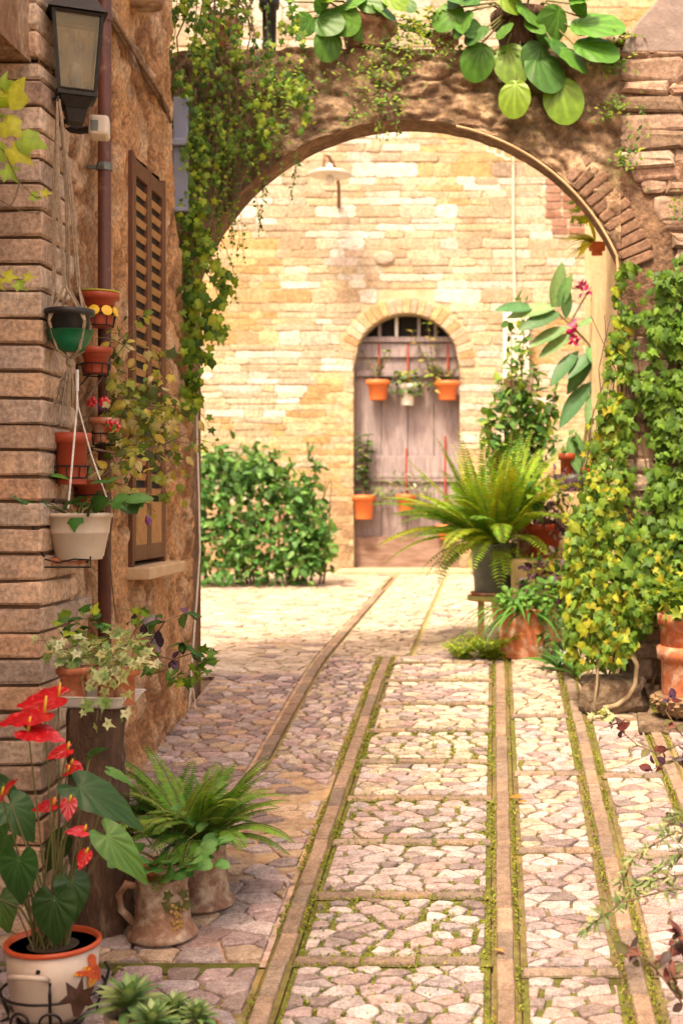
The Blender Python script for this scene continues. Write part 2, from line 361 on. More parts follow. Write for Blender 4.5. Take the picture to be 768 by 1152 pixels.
def panel(x0, x1, y0, y1, gap=.006, s=.075, h=.010, pal=PINK, bc=SAND, asp=1.65, thin=0):
    bed(x0-.015, x1+.015, y0-.015, y1+.015, bc)
    x0s, x1s = x0, x1; x0, x1 = x0/asp, x1/asp
    nx = max(1, round((x1-x0)/s)); ny = max(1, round((y1-y0)/s)); dx = (x1-x0)/nx; dy = (y1-y0)/ny
    pt = {}
    for j in range(-2, ny+2):
        for i in range(-2, nx+2):
            pt[i, j] = (x0+dx*(i+.5+(.5 if j % 2 else 0)+U(-.40, .40)), y0+dy*(j+.5+U(-.38, .38)))
    for j in range(-1, ny+1):
        for i in range(-1, nx+1):
            p = pt[i, j]
            P = [(p[0]-2*dx, p[1]-2*dy), (p[0]+2*dx, p[1]-2*dy), (p[0]+2*dx, p[1]+2*dy), (p[0]-2*dx, p[1]+2*dy)]
            gg = gap*U(.3, 1.1)
            for b in range(-2, 3):
                for a in range(-2, 3):
                    if (a or b) and (i+a, j+b) in pt:
                        q = pt[i+a, j+b]; ax = q[0]-p[0]; ay = q[1]-p[1]; L = math.hypot(ax, ay)
                        if L < 1e-5: continue
                        ax /= L; ay /= L
                        P = clip(P, ax, ay, ax*p[0]+ay*p[1]+L/2-gg/2)
                        if not P: break
                if not P: break
            for (a, b, c) in ((1, 0, x1), (-1, 0, -x0), (0, 1, y1), (0, -1, -y0)):
                if P: P = clip(P, a, b, c)
            if P and len(P) > 2 and random.random() > thin:
                c = random.choice(pal if random.random() > .05 else GREYS); k = U(.82, 1.15)
                stone([(a*asp, b) for a, b in P], h, tuple(q*k for q in c))
BR = [(.33,.235,.165),(.28,.205,.15),(.36,.26,.19),(.27,.21,.165),(.32,.25,.19)]
def brick_row(x0, y0, x1, y1, w=.047, L=.165, moss=True, side=None):
    d = Vector((x1-x0, y1-y0)); tot = d.length; d.normalize(); nrm = Vector((-d.y, d.x)); t = 0
    along = abs(d.y) > abs(d.x)
    if moss:
        a, b = ((.008, .013) if along else (.004, .004))
        if along: bed(x0-w/2-a, x0+w/2+b, y0, y1, (.15,.14,.04), -.0015)
        else: bed(x0, x1, y0-w/2-a, y0+w/2+b, MOSS, -.0015)
    while t < tot-.03:
        l = min(L*U(.85, 1.15), tot-t); c = random.choice(BR); k = U(.85, 1.15); ang = U(-.02, .02)
        P = []; e = .003; m = Vector((x0, y0))+d*(t+l/2)+nrm*U(-.002, .002)
        dd = Vector((d.x*math.cos(ang)-d.y*math.sin(ang), d.x*math.sin(ang)+d.y*math.cos(ang))); nn = Vector((-dd.y, dd.x))
        rings = []
        for ins, zz in ((0, -.02), (U(0, .002), .003), (.004, .008)):
            for sa, sb in ((-1, -1), (1, -1), (1, 1), (-1, 1)):
                p = m+dd*sa*(l/2-e-ins)+nn*sb*(w/2-ins); rings.append((p.x, p.y, ground_z(p.y)+zz+U(-.0008, .0008)))
        bricks.add(rings, [(r*4+i, r*4+(i+1) % 4, r*4+4+(i+1) % 4, r*4+4+i) for r in range(2) for i in range(4)]+[(8, 9, 10, 11)], tuple(q*k for q in c))
        t += l
LA, LB, LC, LD, LE = -.557, .028, .358, -.895, .665
brick_row(LA, 1.5, LA, 6.95); brick_row(LB, 1.5, LB, 7.0); brick_row(LC, 1.5, LC, 7.0); brick_row(LD, 4.95, LD, 10.6, moss=False); brick_row(LE, 1.5, LE, 7.0)
w2 = .034; JB = (.16,.14,.055)
ck = [3.46+.415*k for k in range(-5, 9)]
for k, y in enumerate(ck):
    brick_row(LA+w2, y, LB-w2, y, w=.036)
    if k+1 < len(ck):
        mossy = {4: .010, 5: .015, 6: .0085, 7: .013, 8: .005, 9: .014}.get(k, .008 if k > 9 else .010)
        y0 = y+.032; y1 = ck[k+1]-.032
        panel(LA+w2+.02, LB-w2-.02, y0, y1, gap=mossy, s=.050 if mossy > .008 else .048, h=.008 if mossy > .008 else .006, pal=PINK if k < 8 else PINK+CREAM*2, bc=MOSS if mossy > .008 else JB)
panel(LA+w2+.02, LB-w2-.02, 6.81, 7.0, gap=.008, s=.055, h=.006, pal=CREAM+PINK, bc=SAND)
def col_panels(x0, x1, cuts, specs):
    for i, (a, b) in enumerate(zip(cuts[:-1], cuts[1:])):
        g, pal, bc, s, h = specs[i]
        panel(x0, x1, a+.032, b-.03, gap=g, s=s, h=h, pal=pal, bc=bc)
        if b < 6.9: brick_row(x0-.015, b, x1+.015, b, w=.036)
T = lambda p, bc=(.17,.15,.06): (.008, p, bc, .050, .007)
M_ = lambda p: (.011, p, MOSS, .050, .008)
col_panels(LB+.056, LC-.054, [1.5, 2.4, 3.40, 4.22, 4.98, 5.75, 7.0], [T(PINK), M_(PINK), T(PINK), T(PINK+CREAM), M_(PINK+CREAM), T(CREAM)])
col_panels(LC+.056, LE-.05, [1.5, 3.40, 4.18, 4.95, 5.7, 7.0], [T(PINK), (.008, PINK, (.24,.20,.10), .052, .007), T(PINK+CREAM), M_(PINK+CREAM), T(CREAM, SAND)])
panel(LE+.05, 2.6, 1.5, 5.98, gap=.008, s=.052, h=.007, pal=PINK+CREAM, bc=(.28,.24,.12))
panel(-1.34, LA-.05, 1.5, 3.42, gap=.010, s=.075, h=.009, pal=PINK+GREYS, bc=(.26,.22,.10), asp=1.5)
bed(-1.34, LA-.05, 3.40, 3.46, MOSS, -.002)
panel(-1.34, LA-.05, 3.46, 3.98, gap=.008, s=.075, h=.008, pal=PINK+TAN, bc=PINKSAND, asp=1.4)
panel(-1.34, LA-.05, 3.98, 5.0, gap=.007, s=.06, h=.004, pal=TAN+PINK, bc=(.42,.33,.22), asp=1.7, thin=.30)
panel(-1.34, LD-.04, 5.0, 6.5, gap=.009, s=.06, h=.007, pal=TAN+PINK, bc=SAND, asp=1.3)
panel(LD+.04, LA-.05, 5.0, 6.98, gap=.011, s=.052, h=.008, pal=CREAM+PINK, bc=(.28,.25,.09), asp=1.3)
panel(-3.2, -1.36, 1.5, 3.86, gap=.008, s=.13, h=.006, pal=PINK, bc=SAND)
panel(-5, LD-.04, 6.5, 12.3, gap=.008, s=.085, h=.004, pal=CREAM, bc=(.46,.39,.26), asp=1.4, thin=.12)
panel(LD+.04, -.45, 7.02, 12.3, gap=.014, s=.07, h=.007, pal=CREAM, bc=(.28,.27,.10), asp=1.3)
panel(-.42, 2.6, 7.04, 12.3, gap=.010, s=.08, h=.005, pal=CREAM, bc=(.42,.37,.20), asp=1.4)
tag(beds.build('path_joints', mJoint), kind='structure')
tag(stones.build('path_cobbles', mPave), kind='structure')
tag(bricks.build('path_brick_bands', mPave), kind='structure')

# moss growing in the joints of the path (uncountable)
lv = Leaves()
def moss_at(x, y, dz=.004):
    lv.add(T_NEED3, (x, y, ground_z(y)+dz), rv()+Vector((0, 0, .6)), rv()+Vector((0, 0, 1)), U(.006, .013), cvar([(.20,.25,.02),(.28,.30,.03),(.14,.19,.02),(.30,.27,.06)]))
T_NEED3 = t_oval(.55, 2, .3, .3)
for X, ya, yb in ((LA, 2.8, 6.95), (LB, 2.8, 7.0), (LC, 2.8, 7.0), (LE, 3.4, 6.6)):
    for _ in range(int(1500*(yb-ya)/4)):
        y = U(ya, yb)
        for sd in (-1, 1):
            if fbm(X*3+sd, y, 0, 2.2) > -.08: moss_at(X+sd*(.027+abs(random.gauss(0, .009))), y)
for k, y in enumerate(ck):
    if 2.8 < y < 6.9:
        for _ in range(150): moss_at(U(LA+.04, LB-.04), y+random.choice((-1, 1))*(.019+abs(random.gauss(0, .005))))
        if k < 11:
            for _ in range(1700 if k in (4, 5, 7, 9) else 600): moss_at(U(LA+.04, LB-.04), U(y+.03, y+.385), U(-.004, .003))
tag(lv.build('moss', mLeaf, None), kind='stuff')
lv = Leaves(); T_LIT = t_oval(.5, 3, .5, .3)
for _ in range(150):
    y = 3+5.5*random.random(); x = random.choice([U(-1.3, -.95), U(.5, 1.2), U(-1.2, 1.1)])
    lv.add(T_LIT, (x, y, ground_z(y)+.013), (U(-1, 1), U(-1, 1), U(-.1, .2)), (U(-.5, .5), U(-.5, .5), 1), U(.008, .022), cvar([(.28,.15,.06),(.36,.22,.08),(.18,.10,.05),(.30,.28,.08)]))
tag(lv.build('leaf_litter', mLeaf, None), kind='stuff')

for _ in range(5200):
    y = U(2.8, 6.9); x = random.choice([U(LB+.05, LC-.05), U(LC+.05, LE-.05), U(LE+.05, 1.2), U(LD, LA-.05)])
    if fbm(x*2, y*2, 5, 1.5) > -.05: moss_at(x, y, U(-.004, .002))
# ------------------------------------------------------------------ masonry
def block(mb, fr, u0, u1, v0, v1, h, ins, col, jit=.3):
    """one stone: fr(u,v,d) maps wall coordinates to the world, d = distance proud of the wall"""
    w = u1-u0; q = v1-v0; c = min(w, q)*.18
    P = [(u0+c, v0), (u1-c, v0), (u1, v0+c), (u1, v1-c), (u1-c, v1), (u0+c, v1), (u0, v1-c), (u0, v0+c)]
    P = [(a+U(-1, 1)*ins*jit, b+U(-1, 1)*ins*jit) for a, b in P]
    cu = (u0+u1)/2; cv = (v0+v1)/2; vs = []
    for k, dd in ((0, -.02), (0, h*.5), (ins, h), (ins*2.2, h*1.1)):
        for a, b in P:
            a2 = a-math.copysign(min(k, abs(a-cu)), a-cu); b2 = b-math.copysign(min(k, abs(b-cv)*.8), b-cv)
            vs.append(fr(a2, b2, dd+(U(-.12, .12)*h if k else 0)))
    n = 8; fs = [(r*n+i, r*n+(i+1) % n, (r+1)*n+(i+1) % n, (r+1)*n+i) for r in range(3) for i in range(n)]+[tuple(3*n+i for i in range(n))]
    mb.add(vs, fs, col)

# --- back wall (Y = 12.3) with the arched doorway
BY = 12.3; DX = -.812; DH = .49; DZ = 2.81; DF = ground_z(BY)+.03
def arch_low(x, cx, hw, zs, r):
    return zs+math.sqrt(max(0, r*r-(x-cx)**2))
def curtain(mb, xs, lo, hi, nr, fy, col=(1, 1, 1), colf=None):
    vs = []; m = nr+1; cs = []
    for x in xs:
        a, b = lo(x), hi(x)
        for j in range(m):
            z = a+(b-a)*j/nr; vs.append((x, fy(x, z), z)); cs.append(colf(x, z) if colf else col)
    mb.add(vs, [(i*m+j, (i+1)*m+j, (i+1)*m+j+1, i*m+j+1) for i in range(len(xs)-1) for j in range(nr)], col)
    mb.c[-len(cs):] = cs
bwall = thing('courtyard_wall', (0, BY, ground_z(BY)), 'tall sunlit golden stone and brick wall at the end of the lane, around the arched door', 'wall')
mb = MB(); WT = 8.5; z0 = .6
fy = lambda x, z: BY+.004
curtain(mb, [-7, DX-DH-.0], lambda x: z0, lambda x: WT, 1, fy)
dxs = [DX-DH+2*DH*i/24 for i in range(25)]
curtain(mb, dxs, lambda x: arch_low(x, DX, DH, DZ, DH), lambda x: WT, 1, fy)
curtain(mb, [DX+DH, 5], lambda x: z0, lambda x: WT, 1, fy)
for a, b in zip(dxs[:-1], dxs[1:]):                       # soffit of the doorway
    za, zb = arch_low(a, DX, DH, DZ, DH), arch_low(b, DX, DH, DZ, DH); mb.add([(a, BY, za), (b, BY, zb), (b, BY+.3, zb), (a, BY+.3, za)], [(0, 1, 2, 3)])
for x in (DX-DH, DX+DH): mb.add([(x, BY, z0), (x, BY+.3, z0), (x, BY+.3, DZ), (x, BY, DZ)], [(0, 1, 2, 3)])
mb.add([(-7, BY+.35, WT), (5, BY+.35, WT), (5, BY, WT), (-7, BY, WT), (-7, BY+.35, z0), (5, BY+.35, z0)], [(0, 1, 2, 3), (0, 4, 5, 1)])
mb.build('mortar_bed', mMortar, bwall)
YEL = [(.57,.46,.31),(.53,.42,.28),(.58,.43,.27),(.60,.47,.28),(.56,.40,.21),(.61,.44,.22),(.54,.35,.16),(.59,.46,.27),(.56,.36,.18)]
PAL2 = [(.60,.49,.36),(.62,.52,.40),(.55,.44,.33),(.50,.42,.31),(.57,.46,.31),(.60,.50,.37),(.54,.42,.30),(.57,.44,.34),(.62,.53,.43),(.51,.39,.28),(.58,.48,.33)]
fr = lambda u, v, d: (u, BY-d, v)
mb = MB(); z = ground_z(BY)-.02
while z < WT-.02:
    low = z < 2.0+.3*math.sin(z*3); hh = U(.050, .074) if z < 3.0 or random.random() < .6 else U(.08, .14)
    x = -7
    while x < 5:
        stoney = fbm(x*.6, z*.9, 3.1, 1.2) > (.15 if z < 3.2 else -.15)
        L = U(.10, .26) if hh < .085 and not stoney else U(.12, .42)
        ax = x+L/2; ok = True
        if z < DZ: ok = not (x+L > DX-DH and x < DX+DH)
        r1 = math.hypot(max(abs(ax-DX)-L/2, 0), z-DZ)
        if z+hh >= DZ and z < DZ+DH+.2 and r1 < DH+.15: ok = False
        if not ok:
            if x < DX-DH and DX-DH-x > .05 and z < DZ: L = DX-DH-x; ok = True
            elif z < DZ:
                if x < DX+DH: x = DX+DH; continue
            elif x < DX and r1 < DH+.15:
                edge = DX-math.sqrt(max(0, (DH+.15)**2-max(0, z-DZ)**2)) if z-DZ < DH+.15 else DX
                if edge-x > .06: L = edge-x; ok = True
                else:
                    x = DX+(DX-edge)+.004; continue
        if ok:
            pal = (YEL if (not stoney or z < 1.7) else PAL2); c = random.choice(pal)
            if stoney and random.random() < .26: c = random.choice([(.74,.69,.63),(.66,.62,.57),(.70,.60,.54)])
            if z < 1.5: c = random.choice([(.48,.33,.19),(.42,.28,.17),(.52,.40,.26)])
            k = U(.84, 1.12)
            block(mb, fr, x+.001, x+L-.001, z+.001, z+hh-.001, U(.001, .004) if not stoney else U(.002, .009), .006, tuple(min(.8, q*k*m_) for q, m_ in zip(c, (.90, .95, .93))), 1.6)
        x += L
    z += hh
def voussoirs(mb, cx, zc, r0, r1, a0, a1, n, Y, pal, h, gap=.004, sgn=1):
    for i in range(n):
        t0 = a0+(a1-a0)*i/n; t1 = a0+(a1-a0)*(i+1)/n
        f2 = lambda u, v, d, cx=cx, zc=zc: (cx+v*math.cos(u/((r0+r1)/2)), Y-d, zc+v*math.sin(u/((r0+r1)/2)))
        rm = (r0+r1)/2; c = random.choice(pal); k = U(.85, 1.12)
        block(mb, f2, t0*rm+gap, t1*rm-gap, r0+U(-.002, .003), r1+U(-.01, .01), h*U(.7, 1.2), .004, tuple(q*k for q in c), .5)
voussoirs(mb, DX, DZ, DH+.002, DH+.145, 0, math.pi, 25, BY, [tuple(q*.9 for q in c_) for c_ in YEL+PAL2], .008, .002)
# round pale stone set in the wall
p = at(432, 290, BY); 
mb.add([(p.x+.10*math.cos(t)*q, BY-hh, p.z+.065*math.sin(t)*q) for q, hh in ((1, 0), (.9, .025), (.5, .032)) for t in [2*math.pi*i/16 for i in range(16)]],
       [(r*16+i, r*16+(i+1) % 16, r*16+16+(i+1) % 16, r*16+16+i) for r in range(2) for i in range(16)]+[tuple(32+i for i in range(16))], (.56, .50, .43))
mb.build('stone_blocks', mStone, bwall)
mb = MB(); a = at(613, 196, BY-.01); b = at(662, 264, BY-.01)          # patched blind opening, brown brick infill
z = b.z
while z < a.z:
    x = a.x+(.06 if int(z*50) % 2 else 0)
    while x < b.x: block(mb, fr, x, x+.15, z, z+.07, .012, .005, random.choice([(.30,.15,.10),(.26,.14,.10),(.34,.20,.14)]), .5); x += .156
    z += .076
mb.build('bricked_up_opening', mBrick, bwall)
mb = MB(); mb.box((DX, BY+.02, ground_z(BY)-.09), (1.22, .62, .26)); 
tag(mb.build('door_step', mat('worn_step_stone', (.46, .37, .25), (.36, .29, .17), 8, .9, .6, 40, .01), None, bevel=.015), 'pale worn stone step under the arched plank door', 'step')

# --- the door
door = thing('arched_door', (DX, BY+.16, DF), 'arched faded mauve plank door with barred fanlight, in the golden back wall', 'door')
yd = BY+.17
mb = MB(); nP = 4; zt = at(0, 383, yd).z
for i in range(nP):
    x0 = DX-DH+.98*i/nP; mb.box((x0+.1225, yd+.02, (DF+zt)/2+.12), (.2405, .035, zt-DF-.24), c_=[(1,1,1),(.93,.93,.95),(1.04,1,.98),(.95,.95,.95)][i])
mb.build('planks', mDoor, door, bevel=.004)
mb = MB(); mb.box((DX, yd-.006, DF+.15), (.976, .045, .30)); mb.build('kick_board', mDoorB, door, bevel=.006)
for zz, hh in ((at(0, 419, yd).z, .05), (at(0, 391, yd).z+.01, .13), (at(0, 519, yd).z, .24), (at(0, 534, yd).z, .04)):
    mb = MB(); mb.box((DX, yd-.018+(.006 if hh > .1 else 0), zz-hh*.3), (.97, .03, hh)); mb.build('rail', mDoor, door, bevel=.005)
mb = MB(); mb.box((DX, yd-.02, zt+.005), (.98, .06, .05)); mb.build('transom', mDoor, door, bevel=.005)
fl = MB(); fl.add([(DX+DH*math.cos(t), yd+.03, DZ+DH*math.sin(t)) for t in [math.pi*i/20 for i in range(21)]], [tuple(range(21))]); fl.build('fanlight_pane', mDark, door)
for px in (427, 446, 471, 490):
    p = at(px, 383, yd); zz = arch_low(p.x, DX, DH, DZ, DH)
    mb = MB(); mb.box((p.x, yd-.01, (zt+zz)/2), (.03, .04, zz-zt)); mb.build('fanlight_bar', mWhite if px == 446 else mDoor, door, bevel=.004)

# --- left building: rough plaster, recess for the near doorway, shuttered window, brick quoin
LX = -1.35; JY = 3.89; LZ = 2.87; LT = 4.95
lb = thing('plastered_house', (LX, 4.5, 0), 'rough orange plastered house wall with brick corner, left side of the lane', 'house')
WY0, WY1, WZ0, WZ1 = 4.89, 5.35, 1.345, 2.872
def endY(z):
    t = min(1, max(0, (z-2.0)/1.1)); return 6.0-.45*t*t*(3-2*t)
mb = MB()
ycs = sorted(set([JY+.02+i*.02 for i in range(107)]+[WY0, WY1])); ycs = [y for y in ycs if y <= 6.0]
zcs = sorted(set([.2+i*.022 for i in range(217)]+[WZ0, WZ1])); 
n = len(zcs); vs = []; pc = []
for y in ycs:
    for z in zcs:
        yy = JY+(y-JY)*(endY(z)-JY)/(6.0-JY) if y > WY1+.05 else y
        if y > WY1+.05: yy = WY1+.05+(y-WY1-.05)*(endY(z)-WY1-.05)/(6.0-WY1-.05)
        near = min(abs(y-WY0), abs(y-WY1)) < .03 and WZ0-.03 < z < WZ1+.03
        wx = .05*fbm(yy, z, 3, 3); e, hq = rubble(yy+wx, z+.05*fbm(z, yy, 8, 3), 8, 1.6); cov = min(1, max(0, (fbm(2, yy, z, 1.6)+.30)*4)); pit = min(1, max(0, (fbm(5.5, yy*1.2, z*.8, 9, 5)-.10)*5)); lime = min(1, max(0, (fbm(8.5, yy, z*.7, 7, 6)-.08)*6)); e = e*(1-cov)+cov
        d = 0 if near else .012*fbm(1.3, yy, z, 6, 6)+.016*abs(fbm(5, yy, z, 14, 5))+.022*(e-.5)*(1-cov*.9)*.6+.006*hq*(1-cov)
        kk = 1+.35*hq; sc_ = Vector((.66, .46, .28))*kk if hq > -.1 else Vector((.66, .52, .38)); sc_ = sc_.lerp(Vector((.66, .43, .24)), cov*.8); d -= .020*pit*(not near); pc.append(tuple(Vector((.36, .20, .10)).lerp(sc_.lerp(Vector((.72, .60, .46)), lime*.7), e*(1-.75*pit))))
        vs.append((LX+.012+d-.02*(y > 5.9), yy+(.02*fbm(9, 1, z, 6) if y > 5.9 else 0), z))
fs = []
for i in range(len(ycs)-1):
    for j in range(n-1):
        if ycs[i] >= WY0-.001 and ycs[i+1] <= WY1+.001 and zcs[j] >= WZ0-.001 and zcs[j+1] <= WZ1+.001: continue
        fs.append((i*n+j, (i+1)*n+j, (i+1)*n+j+1, i*n+j+1))
m0 = len(vs); i = len(ycs)-1                                # far end return
vs += [(LX-.6, vs[i*n+j][1]+.02, zcs[j]) for j in range(n)]
fs += [(i*n+j, m0+j, m0+j+1, i*n+j+1) for j in range(n-1)]
mb.add(vs, fs); pc += [pc[-1]]*(len(vs)-len(pc)); mb.c = pc; mb.build('plaster', mPlaster, lb, smooth=True)
core = MB()                                                 # bulk behind plaster and over recess, shaped thin to let sun into the courtyard
core.add([(LX-.62, -4, LZ), (LX, -4, LZ), (LX, -4, LT), (LX-.62, -4, LT), (LX-.62, 5.5, LZ), (LX, 5.5, LZ), (LX, 5.5, LT), (LX-.62, 5.5, LT)],
         [(0,1,2,3), (4,7,6,5), (3,2,6,7), (0,3,7,4), (0,4,5,1)])
core.add([(LX, JY, LT), (LX, -4, LT), (LX, -4, LZ), (LX, JY, LZ)], [(0, 1, 2, 3)])
core.add([(LX-.6, JY, -.2), (LX-.6, JY, LZ), (LX-.6, 1.2, LZ), (LX-.6, 1.2, -.2)], [(0, 1, 2, 3)])
core.add([(LX-.6, 6.0, -.2), (LX-.6, 5.5, LT), (LX-.6, JY, LT), (LX-.6, JY, -.2)], [(0, 1, 2, 3)])
core.box((LX-.3, -1.4, 1.2), (.6, 5.2, 3.34))
core.build('lintel_and_core', mLint, lb)
mb = MB(); mb.add([(LX-.10, WY0-.05, WZ0-.05), (LX-.10, WY1+.05, WZ0-.05), (LX-.10, WY1+.05, WZ1+.05), (LX-.10, WY0-.05, WZ1+.05)], [(0, 1, 2, 3)])
for a, b in (((WY0, WZ0), (WY1, WZ0)), ((WY1, WZ0), (WY1, WZ1)), ((WY1, WZ1), (WY0, WZ1)), ((WY0, WZ1), (WY0, WZ0))):
    mb.add([(LX+.012, a[0], a[1]), (LX+.012, b[0], b[1]), (LX-.10, b[0], b[1]), (LX-.10, a[0], a[1])], [(0, 1, 2, 3)])
mb.build('window_recess', mDark, lb)
# brick quoin: jamb face looks at the camera, side face runs along the lane
QB = [(.56,.40,.28),(.62,.44,.30),(.48,.34,.25),(.64,.50,.37),(.52,.40,.31),(.60,.38,.24)]
mb = MB(); mo = MB(); z = -.1; cnum = 0
while z < LZ-.01:
    hh = min(.0765*U(.96, 1.04), LZ-z); run = (.34 if z < 1.3 else .20)+(.12 if cnum % 2 else 0)+U(-.02, .03)
    frs = lambda u, v, d: (LX+.022+d, u, v)
    y = JY; L1 = .13 if cnum % 2 else .25
    # corner brick: one rounded box reaching both faces
    c = random.choice(QB); k = U(.85, 1.15); c = tuple(q*k for q in c); wx = .25 if cnum % 2 else .13
    x0, x1, y0, y1, a, b = LX+.03-wx, LX+.036+U(-.003, .003), JY-.014+U(-.003, .003), JY+L1-.006, z+.004, z+hh-.005
    g = .006; vs = []
    for zz, gg in ((a, g), (a+g, 0), (b-g, 0), (b, g)):
        for (sx, sy) in ((0, 0), (1, 0), (1, 1), (0, 1)):
            X = x0+(x1-x0)*sx; Yq = y0+(y1-y0)*sy
            for e in (0, 1):
                if e == 0: dx, dy = ((g, 0) if (sx, sy) == (0, 0) else (0, g) if (sx, sy) == (1, 0) else (-g, 0) if (sx, sy) == (1, 1) else (0, -g))
                else: dx, dy = ((0, g) if (sx, sy) == (0, 0) else (-g, 0) if (sx, sy) == (1, 0) else (0, -g) if (sx, sy) == (1, 1) else (g, 0))
                dx *= 1; vs.append((X+dx+(gg if sx == 0 else -gg)*.9+U(-.0035, .0035), Yq+dy+(gg if sy == 0 else -gg)*.9+U(-.0035, .0035), zz+U(-.003, .003)))
    # order points round the section
    od = [1, 0, 3, 2, 5, 4, 7, 6]; od = [0, 3, 2, 5, 4, 7, 6, 1]
    V2 = [vs[r*8+i] for r in range(4) for i in od]
    mb.add(V2, [(r*8+i, r*8+(i+1) % 8, r*8+8+(i+1) % 8, r*8+8+i) for r in range(3) for i in range(8)]+[tuple(range(8))[::-1], tuple(24+i for i in range(8))], c)
    y = JY+L1
    while y < JY+run-.04:
        L2 = min(U(.2, .26), JY+run-y); c2 = random.choice(QB); k = U(.8, 1.15)
        block(mb, frs, y+.003, y+L2-.006, z+.006, z+hh-.007, .013, .008, tuple(q*k for q in c2), .4); y += L2
    x = LX+.03-wx
    while x > LX-.6:
        frj = lambda u, v, d: (u, JY+.001-d, v)
        block(mb, frj, x-.25, x-.008, z+.006, z+hh-.007, .014, .008, random.choice(QB), .4); x -= .255
    z += hh; cnum += 1
mb.build('quoin_bricks', mBrick, lb)
mo.add([(LX-.6, JY+.002, -.2), (LX+.024, JY+.002, -.2), (LX+.024, JY+.002, LZ), (LX-.6, JY+.002, LZ), (LX+.024, JY+.34, -.2), (LX+.024, JY+.22, LZ)], [(0, 1, 2, 3), (1, 4, 5, 2)])
mo.build('quoin_mortar', mMortarD, lb)
# bricks above the recess, on the lane face (toothed upward)
mb = MB(); z = LZ+.02
while z < 3.4:
    y = JY-.02
    for q in range(1):
        block(mb, lambda u, v, d: (LX+.012+d, u, v), y, y+U(.12, .26), z, z+.068, .012, .008, random.choice(QB), .5)
    z += .078
mb.build('upper_bricks', mBrick, lb)
# window shutters, sill
def shutter(y0, y1, z0, z1, parent, x=LX+.018):
    s = MB(); t = .022; fw = .026
    s.box((x, (y0+fw/2), (z0+z1)/2), (t, fw, z1-z0)); s.box((x, (y1-fw/2), (z0+z1)/2), (t, fw, z1-z0))
    for zc in (z0+.03, z1-.04, (z0*.62+z1*.38)): s.box((x, (y0+y1)/2, zc), (t-.002, y1-y0-2*fw, .06))
    o = s.build('shutter', mShut, parent, bevel=.003)
    sl = MB(); z = z0+.09; zm = z0*.62+z1*.38
    while z < z1-.09:
        if abs(z-zm) > .05 and z > z0+.24: sl.box((x+.001, (y0+y1)/2, z), (.006, y1-y0-2*fw-.002, .026), ry=R(12))
        z += .056
    sl.build('louvre_slats', mSlat, o)
    lp = MB(); lp.box((x+.002, (y0+y1)/2, z0+.135), (.012, y1-y0-2*fw, .17)); lp.build('lower_panel', mSlat, o)
    bk = MB(); bk.box((x-.009, (y0+y1)/2, (z0+z1)/2), (.006, y1-y0-.01, z1-z0-.02)); bk.build('shade_backing', mDark, o)  # near-black sheet added for the shade seen between the slats
    return o
win = thing('shuttered_window', (LX, (WY0+WY1)/2, WZ0), 'tall brown louvred shutters closed over the window of the orange left wall', 'window')
ym = (WY0+WY1)/2
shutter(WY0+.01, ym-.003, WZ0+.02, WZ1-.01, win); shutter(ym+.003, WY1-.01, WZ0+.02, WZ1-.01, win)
mb = MB(); mb.box((LX-.01, WY0-.004, (WZ0+WZ1)/2), (.08, .022, WZ1-WZ0)); mb.box((LX-.01, WY1+.004, (WZ0+WZ1)/2), (.08, .022, WZ1-WZ0)); mb.build('window_frame', mShut, win, bevel=.003)
mb = MB(); mb.box((LX+.02, ym+.01, WZ0-.022), (.16, .56, .045)); mb.build('window_sill', mat('sill_stone', (.55, .40, .24), (.46, .31, .17), 14, .8, .4, 60, .003), win, bevel=.006)

# --- the arch across the lane and the right pier
AY = 6.0; AT = .20; AX = -.384; AR = 1.03; AZ = 2.268; JL = -1.364; JR = .564; ATOP = at(0, 56, AY).z
arch = thing('stone_arch', (AX, AY, ground_z(AY)), 'mossy brown stone arch spanning the lane, carrying planters along its top', 'arch')
mb = MB(); axs = [JL+(JR-JL)*i/150 for i in range(151)]; mb.cc = (.30, .19, .12)
def alow(x): return arch_low(x, AX, 0, AZ, AR)
def rub(x, z): return rubble(x+.05*fbm(x, z, 1, 4), z+.05*fbm(z, x, 4, 4), 9, 1.6, 7)
def rough(x, z): e, hq = rub(x, z); return AY-.022*fbm(x, 2, z, 4, 6)-.026*abs(fbm(x, 7, z, 12, 5))-.016*e-.008*hq
def acol(x, z):
    e, hq = rub(x, z); k = 1+.3*hq+.25*fbm(x, 3, z, 3); g = max(0, min(1, 3*fbm(x, 11, z, 4)))*.6
    c = Vector((.20, .14, .09)).lerp(Vector((.52, .39, .26))*k, .25+.75*e); return tuple(c.lerp(Vector((.16, .15, .05)), g*.6))
curtain(mb, axs, lambda x: alow(x)+.006*fbm(x, 0, 0, 14), lambda x: ATOP+.02*fbm(x, 4, 0, 5), 50, rough, colf=acol)
n0 = len(mb.v)
lo = [(x, rough(x, alow(x)+.006*fbm(x, 0, 0, 14)), alow(x)+.006*fbm(x, 0, 0, 14)) for x in axs]
vs = []
for p in lo: vs += [(p[0], p[1]+.002, p[2]), (p[0]*1.0, AY+AT, p[2]+.004)]
mb.add(vs, [(2*i, 2*i+1, 2*i+3, 2*i+2) for i in range(len(lo)-1)])
curtain(mb, axs, lambda x: alow(x)+.004, lambda x: ATOP+.02*fbm(x, 4, 0, 5), 3, lambda x, z: AY+AT)
vs = []
for x in axs:
    z = ATOP+.02*fbm(x, 4, 0, 5); vs += [(x, rough(x, z), z), (x, AY+AT, z)]
mb.add(vs, [(2*i, 2*i+2, 2*i+3, 2*i+1) for i in range(len(axs)-1)])
